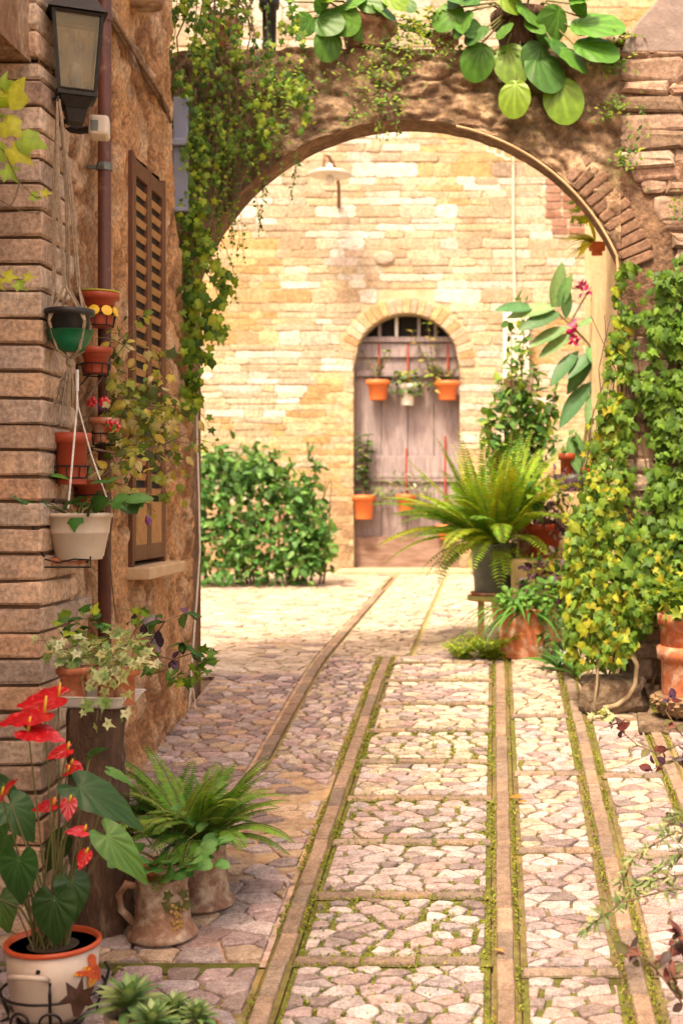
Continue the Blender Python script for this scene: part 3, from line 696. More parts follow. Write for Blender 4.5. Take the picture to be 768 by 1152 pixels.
# left abutment behind the house corner
curtain(mb, [JL-.58+.58*i/30 for i in range(31)], lambda x: .3, lambda x: ATOP+.02*fbm(x, 4, 0, 5), 90, lambda x, z: rough(x, z)+.02, colf=acol)
mb.add([(JL, AY, .3), (JL, AY+AT, .3), (JL, AY+AT, ATOP), (JL, AY, ATOP), (JL-.58, AY+AT, .3), (JL-.58, AY+AT, ATOP)], [(0, 1, 2, 3), (1, 4, 5, 2)])
mb.build('arch_plaster', mArch, arch, smooth=True)
VP = [(.27,.16,.10),(.24,.14,.09),(.31,.20,.14),(.20,.12,.075)]
mb = MB(); voussoirs(mb, AX, AZ, AR+.004, AR+.15, R(20), R(48), 11, AY-.010, VP, .010, .0035)
mb.build('voussoir', mBrick, arch)
edge = MB(); pts = []
for a in np.linspace(R(78), R(24), 26): pts.append((AX+(AR-.012)*math.cos(a), AY-.03, AZ+(AR-.012)*math.sin(a)))
pts += [(JR-.012, AY-.03, z) for z in np.linspace(2.6, 1.5, 8)]
edge.tube(pts, .0065, 6); tag(edge.build('cable_conduit', mat('beige_conduit', (.50, .36, .20), (.38, .26, .14), 20, .6, .2, 60, .001), None, smooth=True), 'beige cable conduit curving along the underside edge of the stone arch', 'conduit')

pier = thing('stone_pier', (1.4, AY, ground_z(AY)), 'rough brown stone pier carrying the right end of the arch, wrapped in ivy', 'pier')
mb = MB(); pxs = [JR+i*.04 for i in range(60)]; PT = at(0, 58, AY).z
curtain(mb, pxs, lambda x: .3, lambda x: PT, 80, lambda x, z: AY-.005-.02*fbm(x, 3, z, 5, 5), col=(.26, .17, .11))
mb.build('mortar_face', mArch, pier, smooth=True); mb = MB()
YE = 8.35
mb.add([(JR, AY, .3), (JR, YE, .3), (JR, YE, 3.45), (JR, AY+AT, 3.45), (JR, AY, 2.6), (pxs[-1], YE, .3), (pxs[-1], YE, 3.45), (pxs[-1], AY, PT), (JR, AY+AT, PT), (pxs[-1], AY+AT, PT), (pxs[-1], AY+AT, 3.45), (JR, AY, PT)],
       [(0, 4, 3, 2, 1), (1, 2, 6, 5), (2, 3, 10, 6), (3, 8, 9, 10), (11, 7, 9, 8)])
mb.build('pier_render', mat('sunlit_render', (.80, .64, .38), (.66, .48, .24), 5, .95, .8, 26, .02, c3=(.55, .40, .24), s3=8, thr3=(.58,.75)), pier, smooth=False)  # bright yellow base colour carries the sunlit look of the reveal
mb = MB(); z = .62; 
frp = lambda u, v, d: (u, AY-.004-d, v)
while z < PT-.01:
    hh = min(U(.055, .12), PT-z); x = max(JR, AX+math.sqrt(max(0, (AR+.22)**2-(z-AZ)**2))) if z > AZ else JR
    while x < 2.8:
        L = U(.09, .30); c = random.choice([(.36,.25,.18),(.42,.30,.22),(.30,.20,.14),(.46,.35,.27),(.38,.24,.17),(.27,.19,.13)]); k = U(.85, 1.12)
        if random.random() > .03: block(mb, frp, x+.002, x+L-.003, z+.002, z+hh-.003, U(.006, .032), .010, tuple(q*k for q in c), 1.5)
        x += L
    z += hh
mb.build('stone_blocks', mStone, pier)
mb = MB(); out = [(697, 60), (704, 44), (716, 25), (732, 8), (748, -12), (770, -45), (800, -90), (1150, -90), (1150, 60)]
mb.extr([at(x, y, AY) for x, y in out], (0, -.01, 0), (0, .45, 0))
mb.build('buttress', mGrey, pier, bevel=.01)


# ------------------------------------------------------------------ pots and plants
def pot_parts(root, x, y, z, rt, rb, h, m, rim=.018, soil=True, n=30, name='pot', rings=()):
    mb = MB(); t = .008 if rt > .05 else .005
    prof = [(rb*.2, 0), (rb, 0), (rb+(rt-rb)*.03, .003)]
    if rim: prof += [(rt-.006-(rt-rb)*(rim*1.6/h), h-rim*1.6), (rt+.003, h-rim*1.5), (rt+.005, h-.002)]
    for a in rings: prof.insert(-2 if rim else len(prof), (rb+(rt-rb)*a+.003, h*a))
    prof += [(rt, h), (rt-t, h), (rt-t-.002, h-.02), (rt-t-.004, h-.035)]
    mb.lathe((x, y, z), prof, n); o = mb.build(name, m, root, smooth=True)
    o.data.shade_auto_smooth() if hasattr(o.data, 'shade_auto_smooth') else None
    if soil:
        mb = MB(); r = rt-t-.002; mb.lathe((x, y, z), [(r, h-.022), (r*.5, h-.012), (.0005, h-.010)], 16); mb.build('soil', mSoil, root, smooth=True)
    return o
def cloud(lv, c, rad, n, T, size, pal, shell=.55, up=.2, j=.15, droop=-.2):
    for _ in range(n):
        v = rv().normalized(); k = shell+(1-shell)*random.random()**.5
        if random.random() < .25: k *= U(.3, .9)
        p = Vector((c[0]+v.x*rad[0]*k, c[1]+v.y*rad[1]*k, c[2]+v.z*rad[2]*k))
        d = (v+rv(.5)+Vector((0, 0, droop))).normalized(); nn = (v*.6+Vector((0, -.3, .7+up))+rv(.35))
        lv.add(T, p, d, nn, size*U(.65, 1.2), cvar(pal, j))
def vine(lv, st, p, d, L, T, size, pal, step=.03, grav=.5, wig=.5, r=.0018, per=1, face=Vector((0, -1, .2)), pull=None):
    p = Vector(p); d = Vector(d).normalized(); pts = [p.copy()]; n = max(3, int(L/step))
    for i in range(n):
        d = (d+rv(wig*.3)+Vector((0, 0, -grav*.25))+(pull*.1 if pull else Vector())).normalized(); p = p+d*step; pts.append(p.copy())
        for k in range(per):
            sd = (rv(.8)+d*.4+Vector((0, 0, -.5))).normalized()
            q = p+sd*size*.35
            lv.add(T, q, (sd+Vector((0, 0, -.3))), face+rv(.45), size*U(.6, 1.2)*(1-.35*i/n), cvar(pal))
    st.tube(pts, r, 4, r*.5)
    return pts
def stems_leaves(lv, st, base, n, h, spread, T, size, pal, step=.05, per=2, r=.003, droop=.3, tilt=Vector((0, 0, 0))):
    for i in range(n):
        a = U(0, 6.28); d = Vector((math.cos(a)*spread, math.sin(a)*spread, 1))+tilt; Ls = h*U(.65, 1.1)
        pts = arc(Vector(base)+Vector((U(-.01, .01), U(-.01, .01), 0)), d, Ls, droop, max(4, int(Ls/step)))
        st.tube(pts, r, 5, r*.4)
        for j, q in enumerate(pts[1:]):
            for k in range(per):
                t = U(0, 6.28) if per < 2 else (j*1.9+k*math.pi); s_ = Vector((math.cos(t), math.sin(t), U(.0, .5)))
                lv.add(T, q, s_, Vector((0, 0, 1))+rv(.3), size*U(.7, 1.15), cvar(pal))
def fern_fronds(lv, st, base, n, L, pal, pin=.05, droop=1.5, up=1.4, asym=Vector((0, 0, 0)), rr=.01, step=.013):
    for i in range(n):
        a = 2*math.pi*i/n+U(-.3, .3); u = up*U(.4, 1.5)
        d = Vector((math.cos(a), math.sin(a), u))+asym; l = L*U(.65, 1.1); m = int(l/step)
        pts = arc(Vector(base)+Vector((math.cos(a)*rr, math.sin(a)*rr, 0)), d, l, droop*U(.7, 1.2), m)
        st.tube(pts[::3]+[pts[-1]], .0022, 4, .0008)
        c = cvar(pal, .12); tw = U(-.5, .5)
        for j in range(2, m):
            t = j/m; dd = (pts[j]-pts[j-1]).normalized(); sd = dd.cross(Vector((0, 0, 1)));
            if sd.length < .1: sd = Vector((1, 0, 0))
            sd.normalize(); nn = sd.cross(dd); ln = pin*(math.sin(math.pi*min(1, (t*.92+.06)))**.7)+.004
            for sg in (-1, 1):
                lv.add(T_PIN, pts[j], sd*sg+dd*.35+nn*tw*.2*sg, nn+rv(.12), ln*U(.85, 1.1), tuple(q*U(.85, 1.15) for q in c))

# ---- left wall fittings
PX, PY = -1.285, 4.40
pipe = thing('drainpipe', (PX, PY, 1.1), 'brown painted drainpipe running down the left wall beside the lantern', 'drainpipe')
mb = MB(); mb.tube([(PX, PY, z) for z in (1.03, 2, 3, 4, 4.9)], .022, 14, cap=True); mb.build('pipe', mPipe, pipe, smooth=True)
for px, py in ((113, 188), (113, 505), (112, 20)):
    z = at(0, py, PY).z; mb = MB(); mb.tube([(PX, PY, z-.012), (PX, PY, z+.012)], .026, 14); mb.box((PX-.03, PY, z), (.05, .014, .012)); mb.tube([(PX+.0, PY-.03, z), (PX-.0, PY-.045, z)], .006, 6); mb.build('pipe_clamp', mZinc if py == 188 else mPipe, pipe)

def frustum(mb, c, a, z0, b, z1, M):
    vs = [Vector(c)+M @ Vector((sx*r, sy*r, z)) for r, z in ((a, z0), (b, z1)) for sx, sy in ((-1, -1), (1, -1), (1, 1), (-1, 1))]
    mb.add(vs, [(0, 3, 2, 1), (4, 5, 6, 7)]+[(i, (i+1) % 4, 4+(i+1) % 4, 4+i) for i in range(4)])
LY = 4.0; lc = at(85, 140, LY); z0 = at(0, 108, LY).z-lc.z; z1 = at(0, 20, LY).z-lc.z
lamp = thing('wall_lantern', lc, 'black iron four-sided wall lantern with clouded glass, high on the left wall', 'lantern')
Ml = Matrix.Rotation(R(24), 3, 'Z'); r0, r1 = .051, .069
mb = MB(); frustum(mb, lc, r0+.006, z0-.012, r0+.006, z0, Ml); frustum(mb, lc, .03, z0-.045, r0, z0-.012, Ml); frustum(mb, lc, .022, .0, .032, z0-.045, Ml); mb.build('base', mBlack, lamp, bevel=.002)
mb = MB()
for sx, sy in ((-1, -1), (1, -1), (1, 1), (-1, 1)):
    mb.tube([lc+Ml @ Vector((sx*r0, sy*r0, z0)), lc+Ml @ Vector((sx*r1, sy*r1, z1))], .0065, 4)
for a in range(4):
    for (rr, zz) in ((r0, z0+.004), (r1, z1-.004)):
        q = [(-1, -1), (1, -1), (1, 1), (-1, 1)]; s1 = q[a]; s2 = q[(a+1) % 4]
        mb.tube([lc+Ml @ Vector((s1[0]*rr, s1[1]*rr, zz)), lc+Ml @ Vector((s2[0]*rr, s2[1]*rr, zz))], .007, 4)
mb.build('frame', mBlack, lamp)
for a in range(4):
    q = [(-1, -1), (1, -1), (1, 1), (-1, 1)]; s1 = q[a]; s2 = q[(a+1) % 4]; mb = MB(); g = .93
    vs = [lc+Ml @ Vector((s[0]*rr*g, s[1]*rr*g, zz)) for s, rr, zz in ((s1, r0, z0), (s2, r0, z0), (s2, r1, z1), (s1, r1, z1))]
    c_ = sum(vs, Vector())/4; n_ = (vs[1]-vs[0]).cross(vs[2]-vs[0]).normalized()*.003
    mb.add([v+n_ for v in vs]+vs, [(0, 1, 2, 3), (7, 6, 5, 4), (0, 4, 5, 1), (1, 5, 6, 2), (2, 6, 7, 3), (3, 7, 4, 0)]); mb.build('glass_pane', mGlass, lamp)
mb = MB(); mb.lathe(lc+Vector((0, 0, z0)), [(.012, 0), (.013, .03), (.020, .045), (.022, .075), (.012, .095), (.0005, .10)], 14); mb.build('bulb', mCream, lamp, smooth=True)
mb = MB(); frustum(mb, lc, r1+.016, z1, r1+.010, z1+.012, Ml); frustum(mb, lc, r1+.006, z1+.012, .045, z1+.06, Ml); frustum(mb, lc, .045, z1+.06, .03, z1+.10, Ml); mb.lathe(lc+Vector((0, 0, z1+.10)), [(.028, 0), (.03, .02), (.012, .045), (.0005, .055)], 12)
mb.build('roof', mBlack, lamp, bevel=.003)
mb = MB(); pts = [lc+Vector((0, 0, z1+.14)), lc+Vector((0, .01, z1+.19)), lc+Vector((-.04, .02, z1+.22)), lc+Vector((-.11, .02, z1+.20)), lc+Vector((-.125, .02, z1+.12))]; mb.tube(pts, .008, 8)
mb.build('bracket', mBlack, lamp); mb = MB(); mb.tube([lc+Vector((.0, 0, .02)), lc+Vector((-.06, .03, .01)), lc+Vector((-.12, .03, .03))], .008, 8); mb.build('bracket', mBlack, lamp)

sc = at(112, 144, 4.12)
sens = thing('motion_sensor', sc, 'small white box-shaped motion sensor under the lantern on the left wall', 'sensor')
mb = MB(); mb.box(sc, (.062, .07, .066), rz=R(12), rx=R(-6)); mb.build('housing', mCream, sens, bevel=.012)
mb = MB(); mb.box(sc+Vector((-.004, -.036, -.002)), (.022, .006, .034), rz=R(12)); mb.build('lens_window', mZinc, sens, bevel=.002)
mb = MB(); mb.tube([sc, sc+Vector((-.07, .03, 0)), (LX+.0, sc.y+.03, sc.z+.01)], .012, 8); mb.build('arm', mBlackP, sens)
mb = MB(); pts = [Vector((LX+.035, y, z)) for y, z in ((4.36, 3.30), (4.46, 3.27), (4.6, 3.26), (4.75, 3.23), (4.9, 3.23), (5.05, 3.20), (5.2, 3.19), (5.36, 3.14))]
mb.tube([p+Vector((0, 0, .014*math.sin(i*2))) for i, p in enumerate(pts)], .014, 7); pts2 = [p+Vector((.016, 0, -.02+.012*math.cos(i*2.3))) for i, p in enumerate(pts)]; mb.tube(pts2, .007, 5)
tag(mb.build('electric_cable', mat('old_cable', (.15, .09, .06), (.28, .20, .14), 40, .8, .5, 90, .004), None, smooth=True), 'thick twisted brown cable sloping down the plaster wall from the lantern', 'cable')
mb = MB(); a = at(196, 110, 5.72); b = at(212, 240, 5.72); mb.box(((a.x+b.x)/2, 5.72, (a.z+b.z)/2), (.062, .03, a.z-b.z)); mb.box(((a.x+b.x)/2, 5.70, b.z+.01), (.075, .05, .02)); mb.box(((a.x+b.x)/2, 5.70, (a.z+b.z)/2+.05), (.068, .04, .03))
tag(mb.build('metal_panel', mBlue, None, bevel=.004), 'narrow blue-grey metal panel at the wall corner, half hidden by hanging ivy', 'panel')

# ---- macrame hanger with the black and green pot
hp = at(79, 400, 3.93); ztop = at(66, 112, 3.93)
hang = thing('macrame_hanger', (hp.x, hp.y, at(0, 480, 3.93).z), 'knotted jute plant hanger with frayed tassel, holding the black and green pots', 'plant hanger')
zb = hp.z; rim_z = at(0, 350, 3.93).z; rr = .070; knot = Vector((hp.x, hp.y, at(0, 405, 3.93).z)); top = Vector((ztop.x, 3.93, ztop.z))
kz = at(0, 330, 3.93).z
mb = MB()
for k in range(4):
    a = R(45+90*k+8); e = Vector((hp.x+rr*1.02*math.cos(a), hp.y+rr*1.02*math.sin(a), rim_z-.035))
    ku = Vector((hp.x+.035*math.cos(a+.8)+(-.01), hp.y+.035*math.sin(a+.8), kz+.02))
    off = Vector((.012*math.cos(a), .012*math.sin(a), 0))
    for s_ in (-1, 1): mb.tube([top+off*.3, (top+ku)/2+off+Vector((s_*.003, 0, 0)), ku+Vector((s_*.003, 0, .0))], .0036, 5)
    a2 = R(45+90*(k+1)+8); e2 = Vector((hp.x+rr*1.02*math.cos(a2), hp.y+rr*1.02*math.sin(a2), rim_z-.035))
    mb.tube([ku, e], .004, 5); mb.tube([ku, e2], .004, 5)
    mb.tube([e, Vector((hp.x+.045*math.cos(a), hp.y+.045*math.sin(a), knot.z+.03)), knot], .005, 5)
mb.lathe(knot+Vector((0, 0, -.02)), [(.006, 0), (.012, .006), (.013, .02), (.006, .03)], 10)
mb.build('ropes', mRope, hang)
mb = MB()
for k in range(46):
    a = U(0, 6.28); r_ = U(.004, .03); mb.tube([knot+Vector((0, 0, -.015)), knot+Vector((r_*math.cos(a)*.7-.01, r_*math.sin(a)*.7, -.06)), knot+Vector((r_*math.cos(a)*1.4-.022+U(-.008, .008), r_*math.sin(a), -U(.12, .2)))], .0016, 4, .0008)
mb.build('tassel', mRope, hang)
mb = MB(); mb.tube([(LX+.02, 3.99, top.z+.012), (top.x, 3.93, top.z+.008), (top.x, 3.925, top.z-.006)], .004, 6); mb.build('wall_hook', mBlack, hang)
hpot = thing('hanging_pot', (hp.x, hp.y, at(0, 398, 3.93).z), 'black plastic pot set in a bright green bowl, hanging in the macrame ropes', 'flower pot')
z0 = at(0, 396, 3.93).z; z1 = at(0, 372, 3.93).z
mb = MB(); mb.lathe((hp.x, hp.y, z0), [(.02, 0), (.038, .002), (.058, .035), (.068, z1-z0), (.070, z1-z0), (.066, z1-z0-.002), (.055, .035), (.02, .01)], 28); mb.build('green_bowl', mGreenP, hpot, smooth=True)
pot_parts(hpot, hp.x, hp.y, z0+.03, .0665, .052, rim_z-z0-.03+.005, mBlackP, rim=.012, name='black_pot')

# ---- wall-mounted pots in iron rings
def ring_bracket(root, c, r, wallx=LX+.02):
    mb = MB(); n = 20
    for zz, q in ((0, 1), (-.035, .86)):
        mb.tube([c+Vector((q*r*math.cos(2*math.pi*i/n), q*r*math.sin(2*math.pi*i/n), zz)) for i in range(n+1)], .0025, 5)
    for i in range(8):
        a = 2*math.pi*i/8; mb.tube([c+Vector((r*math.cos(a), r*math.sin(a), 0)), c+Vector((.86*r*math.cos(a), .86*r*math.sin(a), -.035))], .002, 4)
    mb.tube([c+Vector((-r, 0, 0)), (wallx, c.y, c.z), (wallx, c.y, c.z-.08), c+Vector((-.5*r, 0, -.035))], .0035, 5)
    mb.build('iron_ring', mBlack, root)
def wallpot(px, pyt, pyb, Y, wpx, m, label, name='wall_pot', group=None, tap=.72, rim=.014):
    t = at(px, pyt, Y); b = at(px, pyb, Y); r = wpx/2*Y/F
    root = thing(name, (t.x, Y, b.z), label, 'flower pot', group); h = t.z-b.z
    o = pot_parts(root, t.x, Y, b.z, r, r*tap, h, m, rim); ring_bracket(root, Vector((t.x, Y, b.z+h*.35)), r*(tap+(1-tap)*.45)+.004)
    return root, t, b, r
yp, t, b, r = wallpot(112, 330, 368, 4.3, 42, mRedPl, 'painted red and yellow pot in an iron ring, just right of the macrame hanger', tap=.66)
mb = MB()                                             # glazed yellow blobs round the pot
for a in np.arange(R(180), R(375), R(44)):
    h = t.z-b.z; zc = h*.45; rr_ = r*(.66+.34*.45)+.004
    mb.lathe(Vector((t.x+rr_*math.cos(a), 4.3+rr_*math.sin(a), b.z+zc)), [(.0005, -.004), (.017, -.002), (.017, .002), (.0005, .005)], 10, tilt=Matrix.Rotation(a, 3, 'Z') @ Matrix.Rotation(R(78), 3, 'Y'), sy=1.1)
mb.build('yellow_decoration', mYel, yp)
mb = MB(); mb.lathe((t.x, 4.3, b.z), [(r+.004, h+.001), (r+.006, h+.005), (r-.006, h+.007), (r-.010, h+.001)], 24); mb.build('glazed_rim', mat('lime_glaze', (.42,.50,.04), (.5,.4,.04), 20, .4), yp, smooth=True)
wallpot(108, 391, 420, 4.25, 34, mRedPl, 'plain red-brown pot in an iron ring, directly below the red and yellow painted pot')
w3, t3, b3, r3 = wallpot(81, 487, 545, 4.03, 40, mRedPl, 'tall ribbed red-brown pot in an iron ring, above the long cream planter', tap=.8, rim=.02)
w4, t4, b4, r4 = wallpot(118, 470, 498, 4.3, 32, mTerra, 'small terracotta pot among the trailing yellowing leaves, left of the shutters')
w5, t5, b5, r5 = wallpot(102, 540, 566, 4.25, 40, mRedPl, 'squat red-brown pot low on the wall, just above and behind the cream planter')
# trailing, yellowing climbers from those pots
tr = thing('trailing_climber', (t4.x, 4.3, b4.z), 'straggling climber with yellow and green leaves spreading across the shutters', 'climber')
lv = Leaves(); st = MB()
for (px, py, Y, dx, dz, L, n) in ((118, 470, 4.35, .9, .3, .40, 10), (120, 455, 4.4, 1, -.1, .45, 10), (112, 390, 4.3, .5, .3, .35, 4), (118, 495, 4.3, 1, -.2, .3, 5), (108, 420, 4.3, .6, -.7, .3, 4), (105, 540, 4.2, .9, .5, .3, 5), (150, 450, 4.6, 1, .4, .3, 6), (160, 480, 4.7, 1, .1, .25, 5)):
    for q in range(n):
        p = at(px+U(-8, 12), py+U(-15, 15), Y+U(-.05, .1)); vine(lv, st, p, (dx, .2+U(-.6, .6), dz+U(-.7, .7)), L*U(.4, 1.1), random.choice([T_IVY2, T_WIDE, T_IVY]), .046, G['aut'], .03, .35, .9, .0016)
lv.build('foliage', mLeaf, tr); 
br = [at(105, 505, 4.2), at(140, 512, 4.25), at(165, 506, 4.3), at(190, 498, 4.35), at(209, 488, 4.4)]; st.tube(br, .004, 6, .002)
st.tube([at(98, 450, 4.2), at(125, 410, 4.3), at(142, 385, 4.4), at(152, 370, 4.5)], .003, 5, .001); st.tube([at(120, 530, 4.2), at(128, 575, 4.2), at(122, 620, 4.2), at(131, 700, 4.2)], .0025, 5, .002); st.tube([at(117, 560, 4.22), at(120, 610, 4.2), at(126, 650, 4.2)], .002, 5)
st.build('stem', mWood, tr)
for (px, py) in ((124, 478), (130, 480), (104, 452), (118, 452)):
    c = at(px, py, 4.25); fl = MB()
    for k in range(5): fl.lathe(c+Vector((.01*math.cos(k*1.25), 0, .01*math.sin(k*1.25))), [(.0005, 0), (.009, .002), (.0005, .004)], 8, tilt=Matrix.Rotation(R(80), 3, 'X'))
    fl.build('flower', mRed, tr)
#
for (px, py) in ((114, 450), (167, 578)):
    c = at(px, py, 4.3); pb = MB(); pb.lathe(c, [(.002, 0), (.010, -.01), (.012, -.024), (.006, -.036), (.0005, -.04)], 10); pb.build('purple_flower', mat('purple_petal', (.16, .03, .16), (.3, .12, .3), 30, .5, 0), tr, smooth=True)

# ---- cream oval planter in an iron cradle with white cords
c = at(90, 629, 4.0); ct = at(90, 577, 4.0); h = ct.z-c.z
pl = thing('cream_planter', c, 'cream ribbed plastic planter hung by two white cords on the brick wall', 'planter')
mb = MB(); mb.lathe(c, [(.03, 0), (.066, 0), (.066, .006), (.070, .010), (.083, h*.55), (.0855, h*.56), (.086, h*.60), (.090, h*.90), (.096, h*.91), (.097, h), (.090, h), (.086, h*.85)], 36); o = mb.build('pot', mCream, pl, smooth=True)
mb = MB(); mb.lathe(c, [(.086, h*.88), (.04, h*.93), (.0005, h*.93)], 16); mb.build('soil', mSoil, pl)
lv = Leaves(); st = MB()
for i in range(24):
    a = U(0, 6.28); d = Vector((math.cos(a), math.sin(a), 1.2)); pts = arc(c+Vector((.03*math.cos(a), .03*math.sin(a), h*.9)), d, U(.06, .14), .9, 5); st.tube(pts, .002, 4)
    lv.add(T_IVY2 if i % 3 else T_WIDE, pts[-1], d+Vector((0, 0, -.9)), Vector((0, -1, .6))+rv(.3), U(.055, .09), cvar(G['bush']))
lv.add(T_IVY2, at(84, 578, 3.91), (0, -.2, -1), (0, -1, .2), .055, (.08, .26, .05))
for (px, py, dx, dz) in ((100, 545, 1, .3), (115, 548, 1, .8), (78, 540, -.9, .4), (118, 565, 1, -.1)):
    lv.add(T_OVAL, at(px, py, 3.98), (dx, -.2, dz), (0, -.4, 1), .07, cvar(G['bush']))
lv.build('foliage', mWax, pl); st.build('stem', mStem, pl)
cr = thing('iron_cradle', (c.x, 4.0, c.z-.03), 'black wire cradle on the brick wall, under the cream planter', 'bracket')
mb = MB(); q = c.z-.035
pts = [at(57, 523, 4.02), at(60, 540, 4.02), at(62, 560, 4.02), at(38, 600, 3.95), at(42, 622, 3.93), at(52, 636, 3.92), at(100, 638, 3.92), at(100, 628, 3.92)]
mb.tube([at(56, 482, 4.0), at(60, 500, 4.0), at(61, 540, 4.0), at(60, 575, 4.0)], .0045, 6); mb.tube([at(37, 592, 3.88), at(39, 608, 3.90), at(50, 626, 3.90), at(50, 638, 3.90), at(102, 638, 3.92), at(102, 626, 3.92)], .0028, 6)
mb.tube([at(37, 592, 3.88), at(48, 590, 3.95), at(54, 575, 4.0)], .003, 6)
for px in (62, 76, 90): mb.tube([at(px, 638, 3.91), at(px, 638, 4.1)], .002, 5)
mb.tube([at(50, 629, 3.9), at(66, 633, 3.9), at(84, 629, 3.9), at(102, 630, 3.9)], .0025, 5)
mb.tube([at(60, 632, 4.1), at(100, 632, 4.1)], .003, 5); mb.build('wire', mBlack, cr)
mb = MB(); mb.tube([at(54, 633, 3.96), at(68, 630, 3.96), at(80, 634, 3.96), at(96, 631, 3.96)], .009, 7, .006); tag(mb.build('terracotta_shard', mTerra, None), 'broken reddish terracotta shards lying in the wire cradle below the cream planter', 'shard')
cd_ = thing('white_cord_hanger', at(87, 575, 4.0), 'two white cords forming an inverted V above the cream planter', 'cord'); mb = MB()
mb.tube([at(87, 416, 3.97), at(87, 455, 3.96), at(82, 515, 3.93), at(77, 572, 3.92)], .0032, 6); mb.build('cord', mCord, cd_)
mb = MB(); mb.tube([at(87, 440, 3.965), at(88, 457, 3.97), at(103, 512, 4.0), at(121, 562, 4.02)], .0024, 6); mb.build('cord', mCord, cd_)
mb = MB(); mb.tube([at(87, 416, 3.965), at(87, 440, 3.965)], .0055, 8); mb.build('clasp', mWhite, cd_)

# ---- stump with tray and three small ivy pots
sx, sy = (110-VX)*3.66/F, 3.66; sz0 = ground_z(sy); sz1 = at(0, 794, sy).z
mb = MB(); n = 26; rows = 22; vs = []
for j in range(rows+1):
    z = sz0-.01+(sz1-sz0+.01)*j/rows
    for k in range(n):
        a = 2*math.pi*k/n; r_ = .072*(1+.26*fbm(math.cos(a)*1.5, math.sin(a)*1.5, z*3, 1.3)+.22*abs(fbm(math.cos(a)*3, math.sin(a)*3, z*5, 2))+.25*max(0, 1-j/3)*.3)
        vs.append((sx+r_*math.cos(a)+.012*math.sin(z*4), sy+r_*math.sin(a), z))
fs = [(j*n+k, j*n+(k+1) % n, (j+1)*n+(k+1) % n, (j+1)*n+k) for j in range(rows) for k in range(n)]+[tuple(rows*n+k for k in range(n))]
mb.add(vs, fs); tag(mb.build('tree_stump', mBark, None, smooth=True), 'upright dark rough log used as a pedestal for the white ivy tray', 'stump')
Yt = 3.66; a = at(58, 772, Yt); b = at(154, 796, Yt); mb = MB(); cx = (a.x+b.x)/2; zt = sz1+.002
def rrect(w, d, r=.02, n=4):
    return [(sx_*(w/2-r)+r*math.cos(t), sy_*(d/2-r)+r*math.sin(t)) for sx_, sy_, t0 in ((1, 1, 0), (-1, 1, 90), (-1, -1, 180), (1, -1, 270)) for t in [R(t0+90*i/(n-1)) for i in range(n)]]
vs = []; Rz = Matrix.Rotation(R(-8), 3, 'Z')
for w_, d_, zz in ((.19, .12, 0), (.205, .135, .006), (.232, .16, .030), (.242, .17, .032), (.242, .17, .035), (.228, .156, .034), (.20, .13, .010), (.18, .11, .008)):
    vs += [Vector((cx, Yt, zt+zz))+Rz @ Vector((x, y, 0)) for x, y in rrect(w_, d_)]
n = 16; mb.add(vs, [(r_*n+i, r_*n+(i+1) % n, (r_+1)*n+(i+1) % n, (r_+1)*n+i) for r_ in range(7) for i in range(n)]+[tuple(range(n))[::-1], tuple(7*n+i for i in range(n))])
tag(mb.build('tray', mWhite, None), 'shallow white plastic tray lying on the dark log, full of small ivy pots', 'tray')
iv = []
for k, (px, pyt, w_, Y, lab) in enumerate(((83, 750, 36, 3.66, 'small square-rimmed terracotta pot of variegated ivy, leftmost on the white tray'), (122, 748, 30, 3.70, 'small terracotta pot of variegated ivy in the middle of the white tray'), (140, 752, 30, 3.62, 'small terracotta pot at the right end of the white tray, ivy trailing over its edge'))):
    p = at(px, pyt, Y); r_ = w_/2*Y/F; zb_ = zt+.009
    root = thing('ivy_pot', (p.x, Y, zb_), lab, 'potted plant', 'variegated ivy pots on the white tray'); pot_parts(root, p.x, Y, zb_, r_, r_*.75, p.z-zb_, mTerra, .012)
    lv = Leaves(); st = MB()
    for q in range(9):
        a_ = U(0, 6.28); vine(lv, st, (p.x, Y, p.z+.01), (math.cos(a_), math.sin(a_)-.3, U(.4, 1.4)), U(.05, .15), T_VAR, .033, G['var'], .025, .7, .6, .0015, face=Vector((0, -.6, 1)))
    cloud(lv, (p.x+(-.02 if k == 0 else .01), Y, p.z+.055), (.075, .06, .04), 30, T_VAR, .032, G['var'])
    if k == 2:
        for q in range(3): vine(lv, st, (p.x-.01, Y-.05, p.z+.01), (U(-.1, .4), -.5, .0), .20, T_VAR, .042, G['var'], .035, 1.4, .25, .0015)
    if k == 0:
        cloud(lv, (p.x, Y+.05, p.z+.10), (.07, .05, .05), 24, T_IVY2, .04, G['lime']+G['bush'])
        vine(lv, st, (p.x+.04, Y-.06, p.z-.02), (.2, -.3, -.4), .09, T_VAR, .03, G['var'], .03, 1, .2)
    lv.build('foliage', mLeaf, root); st.build('stem', mStem, root)
